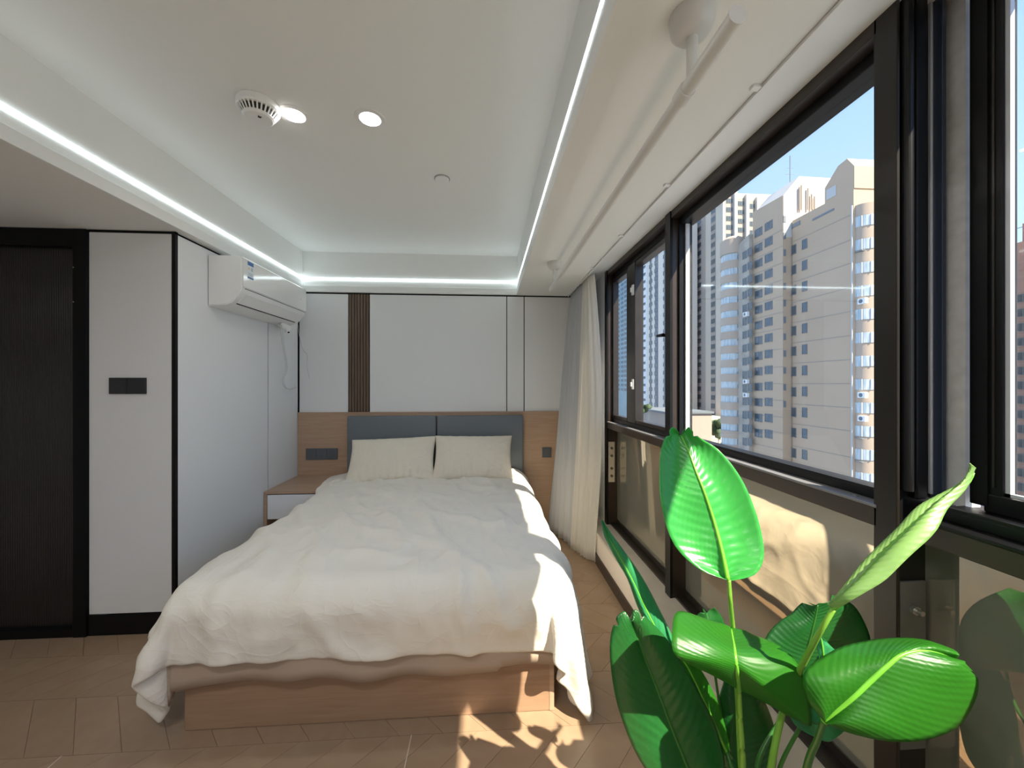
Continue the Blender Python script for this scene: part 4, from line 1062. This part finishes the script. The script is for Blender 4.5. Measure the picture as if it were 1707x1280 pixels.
obj('antenna', MB().cyl(a, c, 0.06, n=6).cyl(a.lerp(c, .4) - Vector((0.8, 0, 0)), a.lerp(c, .4) + Vector((.8, 0, 0)), 0.03, n=6).cyl(a.lerp(c, .6) - Vector((0.5, 0, 0)), a.lerp(c, .6) + Vector((.5, 0, 0)), 0.03, n=6), M['bdark'], b)
ln = MB()
for py in (384, 411, 439, 467, 494, 521, 548, 582, 612, 640, 668, 696, 722, 750): 
    z = atX(1303, py, X2).z; ln.box(X2 - 0.02, X2 + 0.02, y2n, y2f, z - 0.05, z + 0.05)
o = obj('facade_joints', ln, M['bline'], b); o['kind'] = 'stuff'
za = atX(1281, 384, X2).z; zs = (atX(1281, 384, X2).z - atX(1281, 704, X2).z) / 12.0
for k in range(14):
    z = za - k * zs
    win(b, 'x', X2, xY(1281.5, X2), z, 1.55, 1.25); win(b, 'x', X2, xY(1264.5, X2), z - 0.15, 1.65, 1.25)
for k in range(12):
    z = za - k * zs; q = xY(1308.5, X2 + 0.9)
    obj('vent_strip', MB().box(X2 + 0.05, X2 + 0.4, y2n - 0.1, y2n + 0.0, z, z + 0.9), M['bdark'], b)
# --- third block: weathered grey, with rounded balconies at its far edge
X1 = 41.6
y1n, y1f = y2f + 0.05, xY(1226, X1)
b = bthing('apartment_building', 'weathered pale block with peeling wall, paired windows and rounded balconies', X1 + 5, (y1n + y1f) / 2)
zt1 = atX(1240, 404, X1).z
obj('wall', MB().prism([(X1, y1n, GZ), (X1, xY(1208, X1), GZ), (X1, xY(1208, X1), zt1 - 1.0), (X1, y1n, zt1 + 0.8)], (12, 0, 0)), M['bgrey'], b)
z0 = atX(1245, 429, X1).z; s1_ = (z0 - atX(1245, 720, X1).z) / 13
for k in range(15):
    z = z0 - k * s1_
    win(b, 'x', X1, xY(1250, X1), z, 0.95, 1.2, mull=0); win(b, 'x', X1, xY(1241.5, X1), z - 0.1, 0.95, 1.2, mull=0)
    win(b, 'x', X1, xY(1227.5, X1), z - 0.2, 0.9, 1.3, mull=0)
    if k in (4, 9, 10): acbox(b, X1, xY(1246, X1), z - 0.9)
yb = xY(1217, X1 - 0.6); zb0 = atX(1214, 441, X1).z; sb = (zb0 - atX(1214, 716, X1).z) / 12
for k in range(14):
    z = zb0 - k * sb
    bal = obj('balcony', MB().lathe([(1.9, -1.25), (1.9, 0.0)], (X1 + 0.3, yb + 0.6, z), n=20), M['bpeach'], b, 'auto')
    obj('balcony_window', MB().lathe([(1.75, 0), (1.75, 1.15)], (X1 + 0.3, yb + 0.6, z), n=20), M['bband'], bal, 'auto')
obj('cap', MB().lathe([(1.95, 0), (1.95, 2.4), (1.2, 3.0)], (X1 + 0.3, yb + 0.6, zb0 + 1.2), n=20), M['bpeach'], b, 'auto')

# --- far tower with bright fins
X4 = 70.0; y4 = xY(1205, X4); y4f = xY(1148, X4)
b = bthing('office_tower', 'tall cream tower with bright vertical fins, banded windows and stepped crown', X4 + 7, y4 + 6)
z4 = atY(1208, 322, y4).z
x4r = yX(1300, y4)
obj('wall', MB().box(X4, x4r, y4, y4f, GZ, z4), M['bcream'], b)
for (p0_, p1_, m_) in ((1160, 1176, 'bdark'), (1185.5, 1193, 'bdark')):
    obj('window_strip', MB().box(X4 - 0.08, X4 + 0.05, xY(p1_, X4), xY(p0_, X4), -14, z4 - 1.5), M['bspan'], b)
zst = 2.62
for k in range(26):
    z = z4 - 4.0 - k * zst
    win(b, 'x', X4 - 0.1, (xY(1185.5, X4) + xY(1193, X4)) / 2, z, abs(xY(1185.5, X4) - xY(1193, X4)) * 0.9, 1.5)
    win(b, 'x', X4 - 0.1, (xY(1160, X4) + xY(1172, X4)) / 2, z, 2.4, 1.5)
for i, (pa, pb) in enumerate(((1210, 1221), (1228, 1240.5), (1246, 1258), (1264, 1275))):
    xa, xb = yX(pa, y4), yX(pb, y4); zt_ = z4 - 0.6 - i * 0.7
    obj('recess', MB().box(xa, xb, y4 - 0.06, y4 + 0.05, -14, zt_), M['bspan'], b)
    for k in range(22):
        win(b, 'y', (xa + xb) / 2, y4 - 0.08, zt_ - 2.4 - k * zst, (xb - xa) * 0.94, 1.35, mull=2)
    obj('fin', MB().box(xb + 0.1, xb + 1.0, y4 - 0.9, y4 + 0.1, -14, zt_ + 0.8), M['bwhite'], b)
for (pa, pb, zt0, zt1_) in ((1190, 1212, 322, 312), (1196, 1207, 312, 303), (1207, 1216, 322, 317)):
    obj('crown', MB().box(yX(pa, y4 + 3), yX(pb, y4 + 3), y4 + 1, y4 + 6, z4 - 0.5, atY(1205, zt1_, y4 + 3).z), M['bwhite'], b)
a = atY(1209, 320, y4 + 2)
obj('spire', MB().cyl((a.x, a.y, z4), (a.x, a.y, z4 + 5), 0.15, n=6), M['bdark'], b)
pod = bthing('podium_building', 'low pale stone podium with horizontal bands below the cream tower', X4, y4 - 3)
zp0 = atY(1180, 695, y4 - 2).z
for k in range(8):
    z = zp0 - k * 1.35
    obj('stone_band', MB().box(yX(1155, y4 - 2), yX(1203, y4 - 2), y4 - 2 - 0.0, y4 + 3, z - 1.25, z), M['bcream'], pod)
obj('core', MB().box(yX(1155, y4 - 2) + .1, yX(1203, y4 - 2) - .1, y4 - 1.9, y4 + 2.9, GZ, zp0 - 0.1), M['bline'], pod)

# --- towers seen through the far casement
def tower(label, X, pxn, pxf, pytop, m, cols, fh_=2.9, ww=1.6, wh=1.4, wm='bwin', zmin=-14, name='apartment_tower', depth=16, n=24, strips=()):
    yn_, yf_ = xY(pxn, X), xY(pxf, X); zt_ = atX(pxn, pytop, X).z
    t = bthing(name, label, X + depth / 2, (yn_ + yf_) / 2)
    obj('wall', MB().box(X, X + depth, yn_, yf_, GZ, zt_), M[m], t)
    for (a_, c_) in strips:
        obj('window_strip', MB().box(X - 0.1, X + 0.05, xY(c_, X), xY(a_, X), zmin, zt_ - 1), M['bdark'], t)
    for px in cols:
        for k in range(n):
            z = zt_ - 3 - k * fh_
            if z < zmin: break
            win(t, 'x', X - 0.12, xY(px, X), z, ww, wh, wm, mull=0)
    return t
tower('beige tower with dark vertical window strips behind the far window', 62, 1128, 1078, 372, 'btower', (1085, 1094, 1109), strips=((1083.5, 1086), (1092, 1097), (1107, 1111)), ww=2.6, n=30, depth=7)
tower('white tower with rows of small balconies beside the beige tower', 62, 1077.8, 1065, 432, 'btowerw', (1069, 1074), ww=2.2, wh=0.9, n=22)
tower('pale blue-green glass tower farthest left through the windows', 95, 1045, 1022, 448, 'bblue', (1031, 1037, 1043), ww=4.5, wh=1.6, n=26, fh_=3.2, depth=30)
tower('slim white tower with a dotted window column, far left', 85, 1055, 1045, 430, 'btowerw', (1048, 1052), ww=2.0, n=24, depth=8)
# low things at the towers' feet
lb_ = bthing('low_building', 'low dark-roofed building at the foot of the towers', 48, 115)
q0 = atX(1110, 690, 45); q1 = atX(1062, 690, 52)
obj('wall', MB().box(45, 57, q0.y, q0.y + 18, GZ, q0.z), M['bspan'], lb_)
obj('roof', MB().box(44.6, 57.4, q0.y - 0.4, q0.y + 18.4, q0.z, q0.z + 0.5), M['bdark'], lb_)
def tree(label, p, r):
    t = thing('tree', label, 'tree', (p.x, p.y, GZ), 'street trees below the towers')
    obj('trunk', MB().cyl((p.x, p.y, GZ), (p.x, p.y, p.z), 0.25, 0.12, 8), M['bspan'], t)
    bm = bmesh.new()
    for k in range(14):
        o = Vector((random.gauss(0, .45), random.gauss(0, .45), random.gauss(0, .35))) * r
        bmesh.ops.create_icosphere(bm, subdivisions=2, radius=r * random.uniform(.4, .65), matrix=Matrix.Translation(p + o))
    for v in bm.verts: v.co += Vector((noise.noise(v.co * 1.5), noise.noise(v.co * 1.5 + Vector((9, 0, 0))), noise.noise(v.co * 1.5 + Vector((0, 9, 0))))) * r * 0.35
    obj('crown', bm, M['tree'], t, True)
tree('small green tree between the white tower and low building', atX(1068, 682, 40.5), 1.5)
tree('pale green tree in front of the stone podium', atY(1198, 715, y4 - 8), 2.2)
# --- red-brown tower on the right
X5 = 62
y5 = xY(1692, X5); y5f = xY(1655, X5)
b = bthing('brick_tower', 'red-brown tower seen through the nearest window at right', X5 + 6, y5)
z5 = atX(1685, 408, X5).z
obj('wall', MB().box(X5, X5 + 16, y5 - 30, y5f, GZ, z5), M['bred'], b)
obj('roof_block', MB().box(X5 + 0.5, X5 + 12, y5 - 22, y5 - 0.3, z5, z5 + 2.2), M['bred'], b)
ln = MB()
s5 = (atX(1676, 434, X5).z - atX(1676, 810, X5).z) / 16
for k in range(19):
    z = atX(1676, 434, X5).z - k * s5
    win(b, 'x', X5, xY(1676, X5), z, 1.3, 1.2)
    if k > 2: win(b, 'x', X5, xY(1706, X5), z - 0.3, 1.2, 1.0)
    ln.box(X5 - 0.02, X5 + 0.02, y5 - 30, y5f, z - 0.7, z - 0.64)
o = obj('facade_joints', ln, M['bline'], b); o['kind'] = 'stuff'
a = atX(1693, 402, X5); c = atX(1693, 362, X5)
obj('antenna', MB().cyl(a, c, 0.07, n=6).cyl(a.lerp(c, .5) - Vector((0, 0.8, 0)), a.lerp(c, .5) + Vector((0, .8, 0)), 0.04, n=6), M['bdark'], b)
